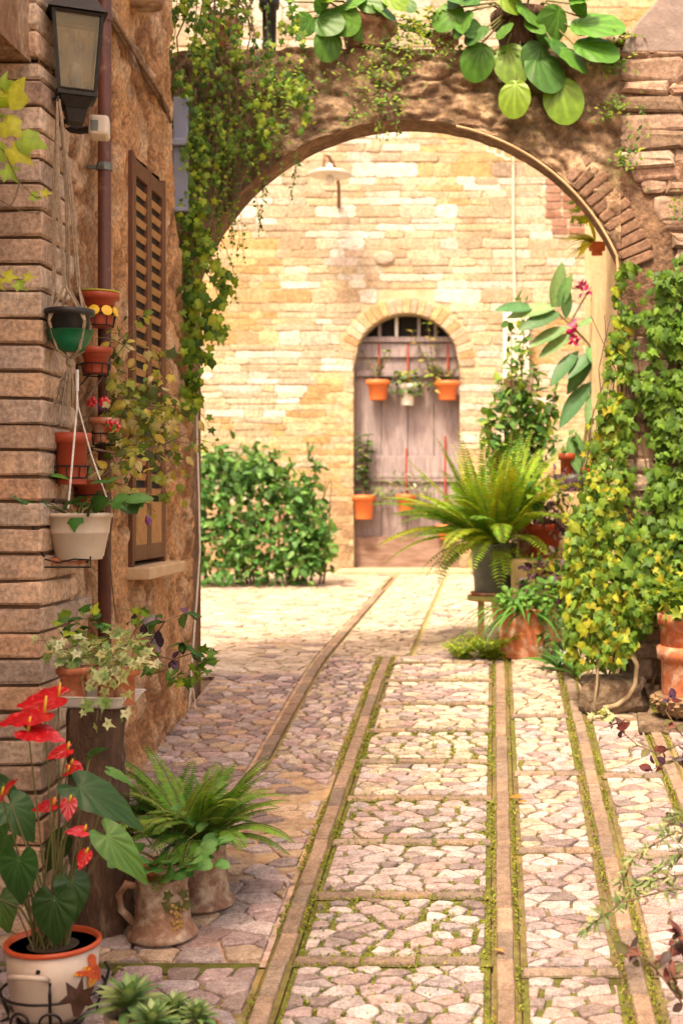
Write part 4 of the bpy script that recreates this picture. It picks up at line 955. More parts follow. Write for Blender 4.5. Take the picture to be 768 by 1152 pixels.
# dark purple nightshade-like plant behind the tray
c = at(135, 770, 3.95)
root = thing('dark_leaved_plant', (c.x, 3.95, ground_z(3.95)), 'dark purple and green long-leaved plant reaching right from behind the white tray', 'potted plant')
pot_parts(root, -1.19, 3.95, c.z-.1, .06, .045, .10, mTerraD); mb = MB(); mb.lathe((-1.19, 3.95, ground_z(3.95)), [(.05, 0), (.05, c.z-.1-ground_z(3.95))], 12); mb.build('stand', mBark, root)
lv = Leaves(); st = MB()
for path in ([(138, 765), (165, 730), (185, 700), (208, 690)], [(150, 750), (172, 715), (176, 692)], [(165, 735), (195, 742), (215, 735), (226, 745)], [(165, 760), (200, 750), (205, 725)], [(130, 760), (140, 730), (158, 700)]):
    pts = [at(x, y, 3.95+U(-.04, .04)) for x, y in path]; st.tube(pts, .003, 5, .0015)
    for i, p in enumerate(pts[1:]):
        for q in range(4 if i == len(pts)-2 else 2):
            a_ = U(0, 6.28); lv.add(T_OVAL if q else T_WIDE, p, (math.cos(a_), math.sin(a_)*.5, U(-.5, .5)), (0, -.5, 1), U(.04, .065), cvar(G['purp']+G['dark']*2))
for (x, y) in ((152, 696), (180, 720), (205, 728), (194, 748), (162, 708), (178, 715)): lv.add(T_WIDE, at(x, y-6, 3.93), (0, 0, -1), (0, -1, 0), .04, (.05, .03, .05))
for (x, y) in ((170, 745), (200, 765), (225, 740), (232, 748), (215, 760), (150, 690)): cloud(lv, at(x, y, 3.9), (.03, .03, .03), 7, T_IVY, .035, G['ivy'])
lv.build('foliage', mLeaf, root); st.build('stem', mWood, root)
# ---- anthurium in the glazed pot on its scroll stand
Y = 3.17; cx = (60-VX)*Y/F; zb = at(0, 1140, Y).z; zt_ = at(0, 1057, Y).z; h = zt_-zb
an = thing('potted_anthurium', (cx, Y, zb), 'red anthurium with glossy heart leaves in a cream glazed pot with orange rim', 'potted plant')
mb = MB(); mb.lathe((cx, Y, zb), [(.03, 0), (.075, 0), (.086, .015), (.096, .05), (.1035, .10), (.106, h-.012)], 44); mb.lathe((cx, Y, zb), [(.106, h-.0125), (.107, h-.012)], 44); mb.build('pot', mPot, an, smooth=True)
mb = MB(); mb.lathe((cx, Y, zb), [(.106, h-.013), (.1115, h-.010), (.112, h-.002), (.108, h+.001), (.101, h-.002), (.099, h-.03)], 44); mb.build('glazed_rim', mat('orange_glaze', (.50, .09, .03), (.42, .06, .02), 10, .3, .1, 60, .001), an, smooth=True)
mb = MB(); mb.lathe((cx, Y, zb), [(.099, h-.02), (.05, h-.01), (.0005, h-.01)], 20); mb.build('soil', mSoil, an)
mb = MB(); hz = zb+h*.68
pts = [Vector((cx-.062, Y-.098*.80, hz-.006)), Vector((cx-.058, Y-.118, hz+.008)), Vector((cx-.02, Y-.128, hz+.012)), Vector((cx+.018, Y-.126, hz+.008)), Vector((cx+.024, Y-.100, hz-.004))]
mb.tube([p+Vector((-.002, 0, 0)) for p in pts], .0065, 8); mb.build('handle', mPot, an, smooth=True)
def on_cyl(px, py, x0, y0, r_):
    a = (px-VX)/F; A = a*a+1; B = -2*(a*x0+y0); C_ = x0*x0+y0*y0-r_*r_; D = B*B-4*A*C_
    t = (-B-math.sqrt(max(0, D)))/(2*A); return at(px, py, t)
def on_pot(px, py, off=.003):
    zz = EYE-(py-VY)*(Y-.09)/F; zrel = (zz-zb)/h; r_ = .078+.028*min(1, max(0, zrel*1.6))+off; return on_cyl(px, py, cx, Y, r_)
mb = MB()                                                  # painted flower: petals raised by a glaze thickness
def dab(px, py, ang, L, W, m_):
    P = []
    for i in range(10):
        t = 2*math.pi*i/10; u = L/2*math.cos(t); v = W/2*math.sin(t)*(1-.3*math.cos(t)); P.append(on_pot(px+u*math.cos(ang)-v*math.sin(ang), py+u*math.sin(ang)+v*math.cos(ang)))
    m_.add(P+[p+Vector((0, .003, 0)) for p in P], [tuple(range(10))]+[(i, (i+1) % 10, 10+(i+1) % 10, 10+i) for i in range(10)])
ro = MB(); ye = MB()
for (x, y, a_, L, W) in ((104, 1081, 1.4, 16, 9), (108, 1090, .9, 15, 8), (99, 1092, 2.4, 14, 7), (103, 1099, 1.6, 14, 7), (93, 1096, .1, 16, 6), (110, 1099, 1.9, 12, 7)): dab(x, y, R(a_*57.3), L, W, ro)
for (x, y, a_, L, W) in ((98, 1090, 0, 9, 4), (102, 1107, 1.5, 12, 4), (88, 1097, .1, 10, 3), (106, 1105, 2.2, 8, 3)): dab(x, y, R(a_*57.3), L, W, ye)
ro.build('painted_petals', mat('red_paint', (.50, .05, .02), (.58, .12, .02), 60, .4, 0), an); ye.build('painted_highlights', mat('amber_paint', (.75, .38, .03), (.7, .3, .02), 60, .4, 0), an)
dab2 = MB(); dab(43, 1094, 0, 5, 5, dab2); dab2.build('drain_mark', mDark, an)
ctr = Vector((cx, Y, zb+h))
T_HEARTN = (T_HEART[0]*np.array([.62, 1, 1]), T_HEART[1], T_HEART[2])
def heartleaf(tip, base, size, nrm, col, k):
    """a leaf with its stalk from the pot; base/tip are world points"""
    lv = Leaves(); d = Vector(tip)-Vector(base); lv.add(T_HEARTN if k in (1, 2, 8, 9) else T_HEART, base, d, nrm, size, col); o = lv.build('leaf', mAnth, an)
    st = MB(); s0 = ctr+Vector((U(-.04, .04), U(-.03, .03), -.01)); m = (s0+Vector(base))/2+Vector((0, 0, .03)); st.tube([s0, m, Vector(base)+(Vector(base)-Vector(tip)).normalized()*-.005], .0032, 6, .0022); st.build('leaf_stalk', mStem, o)
DK = (.022, .062, .012); MD = (.032, .085, .016)
for i, (bx, by, tx, ty, Yl, dy, nr, c_) in enumerate((
    (22, 965, 15, 1030, 2.98, 0, (-.1, -.8, .5), (.03, .09, .02)), (88, 885, 180, 925, 3.15, .03, (-.1, -.6, .8), MD), (120, 940, 177, 998, 3.12, 0, (.1, -.7, .6), (.09, .20, .03)),
    (62, 1010, 60, 1078, 3.05, 0, (.1, -.9, .4), DK), (80, 990, 90, 1045, 3.1, 0, (.5, -.8, .4), DK), (12, 905, 45, 950, 3.2, 0, (0, -.6, .8), (.035, .10, .02)),
    (2, 880, 40, 905, 3.3, .05, (0, -.3, 1), DK), (0, 1010, 10, 1058, 3.2, 0, (0, -.7, .7), (.08, .16, .03)), (100, 850, 112, 840, 3.3, 0, (0, -.5, .6), MD), (125, 868, 160, 880, 3.3, .04, (0, -.4, .9), (.10, .22, .04)), (8, 940, -30, 975, 3.1, 0, (0, -.6, .7), MD), (70, 945, 40, 985, 3.3, 0, (0, -.6, .7), DK))):
    b_ = at(bx, by, Yl); t_ = at(tx, ty, Yl-.02+dy); heartleaf(t_, b_, max(.055, (t_-b_).length*.86), nr, c_, i)
for (bx, by, tx, ty, Yl, sc_, sp) in ((66, 784, 14, 792, 3.2, .10, (66, 772)), (50, 802, -8, 812, 2.98, .11, (20, 790)), (32, 822, 80, 832, 2.95, .09, (40, 800)), (60, 905, 28, 912, 3.1, .05, (62, 890)), (78, 902, 76, 925, 3.1, .045, (80, 895)),
    (76, 843, 52, 852, 3.15, .055, None), (76, 868, 92, 862, 3.15, .045, None), (95, 935, 75, 935, 3.1, .045, None), (2, 895, 18, 875, 2.95, .06, (6, 878)), (80, 860, 98, 868, 3.2, .04, None), (97, 960, 88, 980, 3.1, .04, None)):
    py_ = by < 800 or sc_ < .07; b_ = at(bx, by, Yl); t_ = at(tx, ty, Yl-.02); lv = Leaves(); lv.add(T_SPATHE, b_, t_-b_, (.05, -.50 if py_ else -.30, .85), sc_, (1, 1, 1)); f_ = lv.build('flower', mRed, an)
    st = MB(); s0 = ctr+Vector((U(-.04, .04), U(-.03, .03), -.01)); st.tube([s0, (s0+b_)/2+Vector((U(-.01, .01), 0, .0)), b_], .0026, 6, .0018); st.build('flower_stalk', mStem, f_)
    sp_ = MB(); e = b_+Vector((.006, -.004, .035*sc_/.1)); sp_.tube([b_, (b_+e)/2, e], .0035, 7, .0022); sp_.build('spadix', mYel, f_, smooth=True)
st = MB()
for i in range(22):
    a_ = U(0, 6.28); st.tube(arc(ctr+Vector((U(-.05, .05), U(-.04, .04), -.015)), (math.cos(a_)*.35, math.sin(a_)*.3, 1), U(.10, .22), .2, 4), .0026, 5, .0018)
st.build('bare_stalks', mStem, an)
# iron stand
stn = thing('scroll_stand', (cx, Y, ground_z(Y)), 'black wrought iron scroll stand holding the cream anthurium pot', 'plant stand')
mb = MB(); zr = zb+h*.36; n = 32
mb.tube([(cx+.118*math.cos(2*math.pi*i/n), Y+.118*math.sin(2*math.pi*i/n), zr) for i in range(n+1)], .0036, 6); mb.tube([(cx+.08*math.cos(2*math.pi*i/n), Y+.08*math.sin(2*math.pi*i/n), zb-.006) for i in range(n+1)], .0034, 6); mb.build('ring', mBlack, stn)
for k in range(4):
    a_ = R(15+90*k); u = Vector((math.cos(a_), math.sin(a_), 0)); c0 = Vector((cx, Y, 0)); mb = MB()
    pts = [c0+u*.118+Vector((0, 0, zr+.05)), c0+u*.128+Vector((0, 0, zr+.03)), c0+u*.12+Vector((0, 0, zr)), c0+u*.10+Vector((0, 0, zb+.01)), c0+u*.10+Vector((0, 0, ground_z(Y)+.012)), c0+u*.125+Vector((0, 0, ground_z(Y)))]
    mb.tube(pts, .004, 6); mb.build('leg', mBlack, stn)
for sg in (-1, 1):
    mb = MB(); pts = []
    for i in range(22):
        t = i/21; a_ = R(-60)+t*R(400); r_ = .032*(1-.72*t); x = -.036+sg*.06*0+r_*math.cos(a_)*sg+(.0 if sg < 0 else .062); z = zr-.045+r_*math.sin(a_)
        pts.append(Vector((cx+x, Y-math.sqrt(max(0, .119**2-x*x)), z)))
    mb.tube(pts, .0034, 6); mb.build('scroll', mBlack, stn)
mb = MB(); P = [(0, 1), (-.12, .55), (-.5, .75), (-.38, .35), (-.62, .1), (-.25, .05), (-.1, -.35), (.1, -.35), (.25, .05), (.62, .1), (.38, .35), (.5, .75), (.12, .55)]
T_MAP = t_fan(P, .15, .3, .7, .03, (0, .2)); lv = Leaves(); lv.add(T_MAP, at(88, 1132, 3.02), (0.1, .05, 1), (0, -1, .1), .068, (.07, .035, .025)); q = lv.build('metal_leaf', mWax, stn)

# ---- jugs
def jug(root, x, y, z, R0, H, m, hand=None, rl=None):
    mb = MB(); mb.lathe((x, y, z), [(R0*.5, 0), (R0*1.12, 0), (R0*1.16, .008), (R0*1.10, .018), (R0*.93, .035), (R0*.88, .07), (R0*.86, H*.6), (R0*.80, H*.85), (R0*.84, H-.008), (R0*.87, H), (R0*.79, H), (R0*.74, H*.8)], 40, wob=.008); mb.build('body', m, root, smooth=True)
    if hand is not None:
        u = Vector((math.cos(hand), math.sin(hand), 0)); c0 = Vector((x, y, z)); hb = MB()
        hb.tube([c0+u*R0*.80+Vector((0, 0, H*.84)), c0+u*R0*1.15+Vector((0, 0, H*.90)), c0+u*R0*1.38+Vector((0, 0, H*.74)), c0+u*R0*1.30+Vector((0, 0, H*.48)), c0+u*R0*.90+Vector((0, 0, H*.24))], [.010, .012, .011, .010, .012], 9); hb.build('handle', m, root, smooth=True)
jy = 3.60; jx = (183-VX)*jy/F; jz = ground_z(jy)+.008; jh = at(0, 985, jy).z-jz
jg = thing('terracotta_jug', (jx, jy, jz), 'aged terracotta jug with side handle and grape relief, beside the log', 'jug')
jug(jg, jx, jy, jz, .082, jh, mTerraD, R(195))
ln = MB(); gp = MB()
for _ in range(26):
    t = random.random(); px = 199+U(-9, 9)*(1-t*.5); py = 1018+t*30; p = on_cyl(px, py, jx, jy, .074)
    gp.lathe(p+Vector((0, 0, -.006)), [(.0005, -.001), (.006, .003), (.0065, .007), (.0005, .013)], 8)
gp.build('grape_relief', mat('ochre_relief', (.36, .22, .06), (.26, .15, .06), 30, .8, .3), jg, smooth=True)
lf = Leaves()
for (px, py, a_) in ((192, 1010, 2.5), (204, 1008, .7), (198, 1016, -1.3), (190, 1018, 3.6), (207, 1017, -.2)):
    p = on_cyl(px, py, jx, jy, .077); lf.add(T_IVY, p, (math.cos(a_), -.1, math.sin(a_)), (0, -1, 0), .03, (.16, .17, .06))
lf.build('leaf_relief', mTerraD if False else mLeaf, jg)
gpz = jz+jh-.045; rt = .066
gr = thing('potted_geranium', (jx+.008, jy, gpz), 'small terracotta pot of round pale green leaves standing in the handled jug', 'potted plant'); pot_parts(gr, jx+.012, jy, gpz, .063, .05, .085, mTerra, .016)
lv = Leaves(); st = MB(); c0 = Vector((jx+.012, jy, gpz+.075))
for i in range(46):
    a_ = U(0, 6.28); d = Vector((math.cos(a_)+.35, math.sin(a_)-.45, U(.6, 1.6))); pts = arc(c0+Vector((.02*math.cos(a_), .02*math.sin(a_), 0)), d, U(.04, .13), .7, 4); st.tube(pts, .0016, 4)
    lv.add(T_ROUND, pts[-1], d+Vector((0, 0, -.5)), Vector((0, -.5, 1))+rv(.25), U(.03, .062), cvar([(.12,.30,.08),(.18,.38,.12),(.09,.24,.06)]))
lv.build('foliage', mLeaf, gr); st.build('stem', mStem, gr)
fy_ = 3.80; fx = (230-VX)*fy_/F; fz = ground_z(fy_)+.008; fh = at(0, 945, fy_).z-fz
j2 = thing('terracotta_vase', (fx, fy_, fz), 'plain flared terracotta pot behind the handled jug, under the fern', 'flower pot'); jug(j2, fx, fy_, fz, .075, fh, mTerraD)
fn = thing('potted_fern', (fx, fy_, fz+fh-.02), 'feathery mid-green fern spilling over the plain terracotta pot by the left wall', 'fern')
mb = MB(); mb.lathe((fx, fy_, fz+fh-.04), [(.055, 0), (.02, .02), (.0005, .02)], 14); mb.build('soil', mSoil, fn)
lv = Leaves(); st = MB(); fern_fronds(lv, st, (fx-.02, fy_, fz+fh-.02), 64, .33, G['dfern'][:1]+[(.20,.34,.05),(.26,.38,.06),(.16,.32,.04)], .034, 1.5, 1.9, Vector((-.05, -.1, 0)), .02, .0075)
fern_fronds(lv, st, (fx-.10, fy_+.04, fz+fh-.01), 44, .27, G['dfern']+[(.24,.38,.06),(.30,.42,.06)], .032, 1.4, 1.9, Vector((0, 0, 0)), .03, .0075)
lv.build('fronds', mLeaf, fn); st.build('stem', mStem, fn)
# ---- succulents in a low bowl at the bottom edge
for (px, py, Yr, sz, lab, nm) in ((145, 1142, 2.98, .105, 'large green rosette with pointed leaves at the bottom left, beside the iron stand', 0), (196, 1150, 3.02, .07, 'smaller green rosette right of the large one, on the cobbles', 1), (222, 1156, 2.97, .06, 'rightmost small pointed rosette at the bottom edge', 2), (172, 1165, 2.86, .08, 'low rosette nearest the camera at the bottom edge, between two others', 3)):
    p = at(px, py, Yr); p.z = max(p.z, ground_z(Yr)+.02); rs = thing('succulent_rosette', (p.x, Yr, ground_z(Yr)), lab, 'succulent', 'succulents in pots at the bottom left'); gz = ground_z(Yr)
    pot_parts(rs, p.x, Yr, gz, .05, .04, max(.03, p.z-gz+.005), mTerraD, .010)
    lv = Leaves()
    for i in range(34):
        t = i/34; a_ = i*2.4; el_ = R(8+75*t); lv.add(T_OVAL if i % 2 else T_LONG, p+Vector((0, 0, .012+.02*t)), (math.cos(a_)*math.cos(el_), math.sin(a_)*math.cos(el_), math.sin(el_)), (-math.cos(a_)*.3, -math.sin(a_)*.3, 1), sz*(1-.45*t), cvar([(.20,.30,.10),(.30,.38,.16),(.12,.22,.08)]))
    lv.build('leaves', mWax, rs)

# ---- upper left: ivy in a pot hung from the lintel
p = at(-42, 140, 3.3); ulp = thing('hanging_ivy_basket', (p.x, 3.3, p.z-.12), 'yellow-green variegated ivy hanging from the doorway lintel at the left edge', 'potted plant'); pot_parts(ulp, p.x, 3.3, p.z-.12, .07, .05, .12, mTerra)
mb = MB()
for k in range(3): mb.tube([(p.x+.07*math.cos(k*2.1), 3.3+.07*math.sin(k*2.1), p.z), (p.x, 3.3, LZ+.004)], .002, 4)
mb.build('hanging_wire', mBlack, ulp)
lv = Leaves(); st = MB()
for (x, y, s_, dx, dz, col) in ((8, 118, .085, .4, .7, 0), (22, 155, .075, 1, -.3, 1), (3, 135, .07, .5, -.4, 0), (12, 165, .07, .8, -.6, 0), (-5, 160, .08, -.2, -1, 1), (5, 190, .05, .7, -.6, 1), (35, 220, .03, 1, -.2, 1), (48, 218, .025, 1, .2, 0), (5, 312, .04, 1, .1, 0), (18, 318, .035, .8, -.5, 1), (28, 312, .028, 1, .1, 0), (-8, 315, .04, .4, -.3, 0), (-12, 110, .08, 0, .5, 0), (2, 100, .05, .2, 1, 1)):
    lv.add(T_IVY2 if s_ > .05 else T_IVY, at(x, y, 3.3), (dx, -.1, dz), (0, -1, .3), s_, [(.50,.52,.06), (.30,.44,.06)][col])
for pa in ([(-42, 135), (-15, 130), (8, 140), (20, 160)], [(-42, 140), (-20, 150), (5, 170), (22, 205), (40, 222), (58, 220)], [(-42, 150), (-30, 240), (-15, 300), (8, 315), (30, 314)], [(0, 225), (12, 232), (26, 238), (42, 240), (52, 234)], [(22, 205), (18, 222), (12, 232)]): st.tube([at(x, y, 3.3) for x, y in pa], .0018, 5, .0012)
cloud(lv, (p.x, 3.3, p.z+.02), (.09, .08, .06), 26, T_IVY2, .05, G['lime'])
lv.build('foliage', mLeaf, ulp); st.build('stem', mWood, ulp)

# ---- ivy curtain hanging at the corner of the house, in front of the arch
ic = thing('ivy_curtain', at(215, 460, 5.85), 'long curtain of ivy hanging over the left corner, where arch meets house', 'ivy')
lv = Leaves(); st = MB()
hullp = [(178, -25), (330, -25), (345, 60), (352, 115), (345, 150), (318, 140), (300, 190), (262, 175), (245, 205), (238, 280), (262, 310), (262, 365), (240, 390), (236, 430), (215, 470), (190, 430), (186, 395), (205, 330), (192, 280), (200, 200), (212, 130), (185, 60)]
cnt = 0
while cnt < 1500:
    x = U(165, 360); y = U(-25, 480)
    if not inpoly(x, y, hullp): continue
    den = .22 + (.78 if (x < 235 or fbm(x/30, y/40, 0) > .05) else 0)
    if y > 270: den = .55
    if x > 250 and y < 60: den *= .6
    if fbm(x/16, y/45, 4.4) < -.06 or random.random() > den: continue
    Yv = 5.9-U(0, .16)-(.10 if x < 250 else 0)
    s_ = U(.014, .036) if (y < 260) else U(.026, .058)
    lv.add(random.choice([T_IVY, T_IVY, T_IVY2]), at(x, y, Yv), (U(-.7, .7), U(-.4, .1), -1+U(0, .6)), Vector((0, -1, .35))+rv(.45), s_, cvar(G['ivy']+G['lime'][1:])); cnt += 1  # lime leaves mixed in to put a sunlit tone into the ivy colour
for (x, y, L) in ((300, 200, .28), (336, 175, .24), (248, 230, .35), (446, 140, .10), (432, 148, .06), (425, 140, .09), (262, 230, .2)):
    vine(lv, st, at(x, y-8, 5.93), (0, -.1, -1), L, T_SMALL, .022, G['ivy']+G['dark'], .012, .9, .25, .0014, 2)
for k in range(46): x = U(185, 305); vine(lv, st, at(x, U(-20, 130), 5.9), (U(-.2, .2), -.2, -1), U(.3, .9), T_IVY2, .024, G['ivy'], .026, .8, .4, .0025)
for k in range(10): vine(lv, st, at(U(195, 235), U(200, 320), 5.8), (U(-.1, .2), -.1, -1), U(.25, .55), T_IVY, .055, G['ivy'], .035, .9, .4, .0028)
vine(lv, st, at(222, 460, 5.85), (.5, -.1, -.6), .18, T_IVY, .04, G['ivy'], .05, .4, .6)
lv.build('foliage', mLeaf, ic)
for k in range(9): x = U(200, 285); st.tube([at(x+U(-12, 12)+8*math.sin(j*1.3+k), -20+j*62, 5.88) for j in range(5)], .004, 5, .002)
st.build('stem', mWood, ic)
mb = MB(); mb.tube([at(x, y, 5.86) for x, y in ((221, 440), (222, 500), (224, 560), (225, 620), (221, 680), (216, 745), (213, 790), (208, 850), (206, 895))], .0045, 6)
mb.tube([at(216, 770, 5.85), at(212, 800, 5.84), at(204, 850, 5.83)], .002, 4); mb.tube([at(217, 770, 5.85), at(222, 810, 5.84), at(225, 840, 5.83)], .002, 4)
tag(mb.build('dangling_rope', mCord, None, smooth=True), 'long pale rope dangling down from the ivy at the left wall corner', 'rope')
ic2 = thing('arch_creeper', at(470, 60, 5.95), 'fine creeping greenery clinging to the mossy face of the arch', 'creeper')
lv = Leaves(); st = MB()
for (cx_, cy_, rx, ry, n_) in ((430, 75, 45, 28, 170), (430, 110, 28, 22, 110), (470, 50, 60, 16, 150), (320, 110, 32, 40, 180), (690, 70, 20, 16, 90), (686, 120, 22, 14, 60), (702, 178, 12, 14, 50), (340, 90, 40, 30, 80), (285, 160, 30, 30, 120), (560, 60, 60, 10, 60), (762, 232, 9, 14, 25), (715, 140, 14, 60, 40), (400, 130, 16, 10, 30), (460, 30, 20, 14, 60)):
    for _ in range(n_):
        x = cx_+random.gauss(0, .55)*rx; y = cy_+random.gauss(0, .5)*ry
        if x < 697 and (x-460)**2+(y-393)**2 < 262**2: continue
        lv.add(T_SMALL, at(x, y, 5.955-U(0, .03)), (U(-1, 1), -.2, U(-1, .4)), Vector((0, -1, .5))+rv(.4), U(.012, .028), cvar(G['ivy']))
lv.build('foliage', mLeaf, ic2)

# ---- climbing ivy on the pier
ci = thing('climbing_ivy', (.9, 5.9, ground_z(5.9)), 'dense yellow-green ivy covering the right pier from arch spring to ground', 'ivy')
lv = Leaves(); st = MB()
hp_ = [(690, 305), (704, 292), (730, 300), (790, 275), (900, 270), (900, 780), (770, 700), (740, 690), (700, 745), (650, 752), (628, 715), (628, 650), (640, 600), (662, 530), (672, 470), (682, 400), (690, 350)]
holes = [(722, 330, 18, 26), (718, 390, 14, 32), (722, 500, 14, 40), (700, 330, 5, 20), (708, 570, 10, 16), (706, 440, 8, 14)]
cnt = 0
while cnt < 6800:
    x = U(635, 900); y = U(268, 785)
    if not inpoly(x, y, hp_): continue
    if any(((x-a)/c_)**2+((y-b)/d_)**2 < 1 and random.random() < .93 for a, b, c_, d_ in holes): continue
    if fbm(x/28, y/28, 2) < -.28 and y < 560: continue
    bulge = .07+.26*max(0, (y-480)/250)*max(0, 1-abs(x-690)/120)
    Yv = 5.96-bulge*random.random()**.6-.03*max(0, fbm(x/30, y/30, 9))*3
    backlit = x < 700+25*fbm(y/30, 1, 1)  # left-edge leaves go yellow: courtyard backlight painted into their colour
    pal = G['ivyy'] if (backlit and random.random() < .7) else G['ivy'][:3]+[(.16,.28,.03)]
    if y > 600 and random.random() < .35: pal = G['ivyy']
    lv.add(random.choice([T_IVY, T_IVY2, T_IVY2, T_IVY, T_WIDE]), at(x, y, Yv), (U(-.8, .8), U(-.5, .1), -1+U(0, .7)), Vector((-.2, -1, .4))+rv(.42), U(.024, .056), cvar(pal)); cnt += 1
for k in range(16): x = U(658, 700); vine(lv, st, at(x, U(430, 640), 5.93), (U(-.3, .1), -.1, -1), U(.2, .5), T_IVY, .045, G['ivyy'], .035, .6, .6, .002)
lv.build('foliage', mLeaf, ci)
for k in range(14):
    x = U(672, 800); st.tube([at(x+U(-10, 10)+10*math.sin(j+k), 775-j*60, 5.97) for j in range(8)], .006, 6, .002)
st.build('stem', mWood, ci)

# ---- right foreground base of the pier: hose, stone, slab, terracotta planter
hs = MB(); hs.tube([at(x, y, 5.75) for x, y in ((674, 725), (672, 745), (671, 770), (668, 790), (671, 798))], .006, 7); hs.tube([at(x, y, 5.75) for x, y in ((708, 730), (716, 748), (714, 770), (706, 784), (694, 793), (684, 796))], .011, 7); hs.tube([at(684, 796, 5.75), at(678, 797, 5.75)], .013, 7)
tag(hs.build('garden_hose', mat('old_hose', (.40,.32,.20), (.28,.21,.13), 20, .6, .3), None, smooth=True), 'pale hose loop poking out below the ivy at the foot of the pier', 'hose')
def rock(name, c, d, col_m, lab, cat, seed=0):
    mb = MB(); bm_v = []; n, m = 16, 9
    for j in range(m+1):
        ph = -math.pi/2+math.pi*j/m
        for k in range(n):
            t = 2*math.pi*k/n; u = Vector((math.cos(ph)*math.cos(t), math.cos(ph)*math.sin(t), math.sin(ph)))
            q = [math.copysign(abs(a_)**.55, a_) for a_ in u]; f_ = 1+.30*fbm(u.x+seed, u.y, u.z, 2.0)
            bm_v.append((c[0]+q[0]*d[0]/2*f_, c[1]+q[1]*d[1]/2*f_, c[2]+q[2]*d[2]/2*f_))
    mb.add(bm_v, [(j*n+k, j*n+(k+1) % n, (j+1)*n+(k+1) % n, (j+1)*n+k) for j in range(m) for k in range(n)])
    return tag(mb.build(name, col_m, None, smooth=True), lab, cat)
mRock = mat('rough_rock', (.27, .19, .12), (.15, .10, .065), 12, .95, 1, 40, .02, c3=(.34, .27, .19), s3=20, speck=.35, sps=60)
g5 = ground_z(5.8)
rock('base_stone', (.52, 5.86, g5+.07), (.30, .22, .17), mRock, 'rough brown stone block behind the hose at the foot of the pier', 'stone', 3)
rock('base_stone', (.86, 5.90, g5+.08), (.26, .2, .2), mRock, 'dark stone block in shade left of the woven basket', 'stone', 8)
mb = MB(); c = at(752, 810, 5.55); mb.box((c.x+.25, 5.6, ground_z(5.6)+.012), (.75, .26, .05), rz=R(-4)); tag(mb.build('stone_slab', mRock, None, bevel=.01), 'flat brown stone slab lying in front of the woven basket', 'slab')
c = at(782, 795, 5.6); g6 = ground_z(5.6)+.04
bk = MB(); bk.lathe((c.x, 5.62, g6), [(.10, 0), (.155, .02), (.172, .06), (.17, .095), (.15, .097)], 40)
n0 = len(bk.v)
for j in range(5):
    for k in range(22):
        a_ = 2*math.pi*(k+.5*(j % 2))/22; zz = .012+.017*j; r_ = .135+.042*min(1, j/3); bk.lathe((c.x+r_*math.cos(a_), 5.62+r_*math.sin(a_), g6+zz), [(.0005, -.009), (.017, 0), (.0005, .009)], 6)
tag(bk.build('woven_basket', mat('wicker', (.26, .17, .09), (.14, .09, .05), 30, .85, .5, 90, .004), None), 'dark woven basket under the terracotta planter at the right edge', 'basket')
tp = thing('terracotta_planter', (c.x, 5.62, g6+.098), 'large banded terracotta planter standing on the woven basket, right edge', 'planter')
hh_ = at(0, 690, 5.62).z-(g6+.098); pot_parts(tp, c.x, 5.62, g6+.098, .155, .14, hh_, mTerra, .03)
mb = MB(); mb.lathe((c.x, 5.62, g6+.098), [(.142, hh_*.42), (.160, hh_*.44), (.162, hh_*.58), (.15, hh_*.60)], 36); mb.build('band', mTerra, tp, smooth=True)
lv = Leaves(); st = MB(); cloud(lv, (c.x, 5.62, g6+.1+hh_+.05), (.22, .18, .14), 260, T_IVY, .05, G['ivyy']+G['ivy']); lv.build('foliage', mLeaf, tp)

# ---- burgundy and needle-leaved sprigs reaching in from the right
def sprigs(name, root_p, lab, cat, paths, T, size, pal, per, tips=None, m=mLeaf, group=None):
    rt_ = thing(name, (root_p[0], root_p[1], ground_z(root_p[1])), lab, cat, group); gz = ground_z(root_p[1]); pot_parts(rt_, root_p[0], root_p[1], gz, .12, .09, .2, mTerra)
    lv = Leaves(); st = MB()
    for pa in paths:
        Yp = pa[0]; P = [Vector((root_p[0], root_p[1], gz+.19))]+[at(x, y, Yp) for x, y in pa[1]]
        st.tube(P, .0035, 5, .0015)
        for i in range(2, len(P)):
            for s_ in range(per):
                q = P[i-1].lerp(P[i], random.random()); lv.add(random.choice(T), q, rv()+Vector((-.3, 0, .1)), Vector((0, -.6, .8))+rv(.4), size*U(.6, 1.2), cvar(pal))
        if tips:
            for s_ in range(tips): lv.add(random.choice(T), P[-1]+rv(.008), rv()+Vector((-.3, 0, 0)), rv()+Vector((0, -.8, .5)), size*U(.7, 1.2), cvar(pal))
    cloud(lv, (root_p[0]+.02, root_p[1], gz+.26), (.11, .10, .08), 70, T[0], size*1.1, pal)
    lv.build('foliage', m, rt_); st.build('stem', mWood, rt_); return rt_
sprigs('burgundy_shrub', (.85, 3.7), 'dark burgundy-leaved sprays reaching in at the right edge, level with the pier foot', 'shrub', [(3.7, [(790, 860), (762, 838), (740, 848), (716, 838), (694, 818)]), (3.7, [(790, 850), (765, 825), (748, 800), (752, 790)]), (3.75, [(790, 870), (765, 850), (735, 865)]), (3.6, [(790, 950), (765, 925), (755, 918)])], [T_WIDE, T_OVAL], .035, G['burg']+G['purp'], 4, 6)
sprigs('needle_leaved_bush', (.80, 3.3), 'pale green fine-leaved sprays at the lower right edge of the lane', 'shrub', [(3.3, [(800, 950), (760, 935), (735, 950), (712, 965), (700, 990)]), (3.3, [(800, 960), (765, 960), (745, 975), (720, 995), (690, 1020)]), (3.3, [(800, 980), (760, 985), (735, 990), (712, 1000)]), (3.35, [(790, 920), (762, 915), (745, 935)]), (3.25, [(800, 1000), (755, 1000), (700, 1015), (672, 1035), (658, 1045)])], [T_LONG, T_NEED], .034, [(.22,.28,.12),(.32,.34,.16),(.14,.20,.08)], 22, 8)
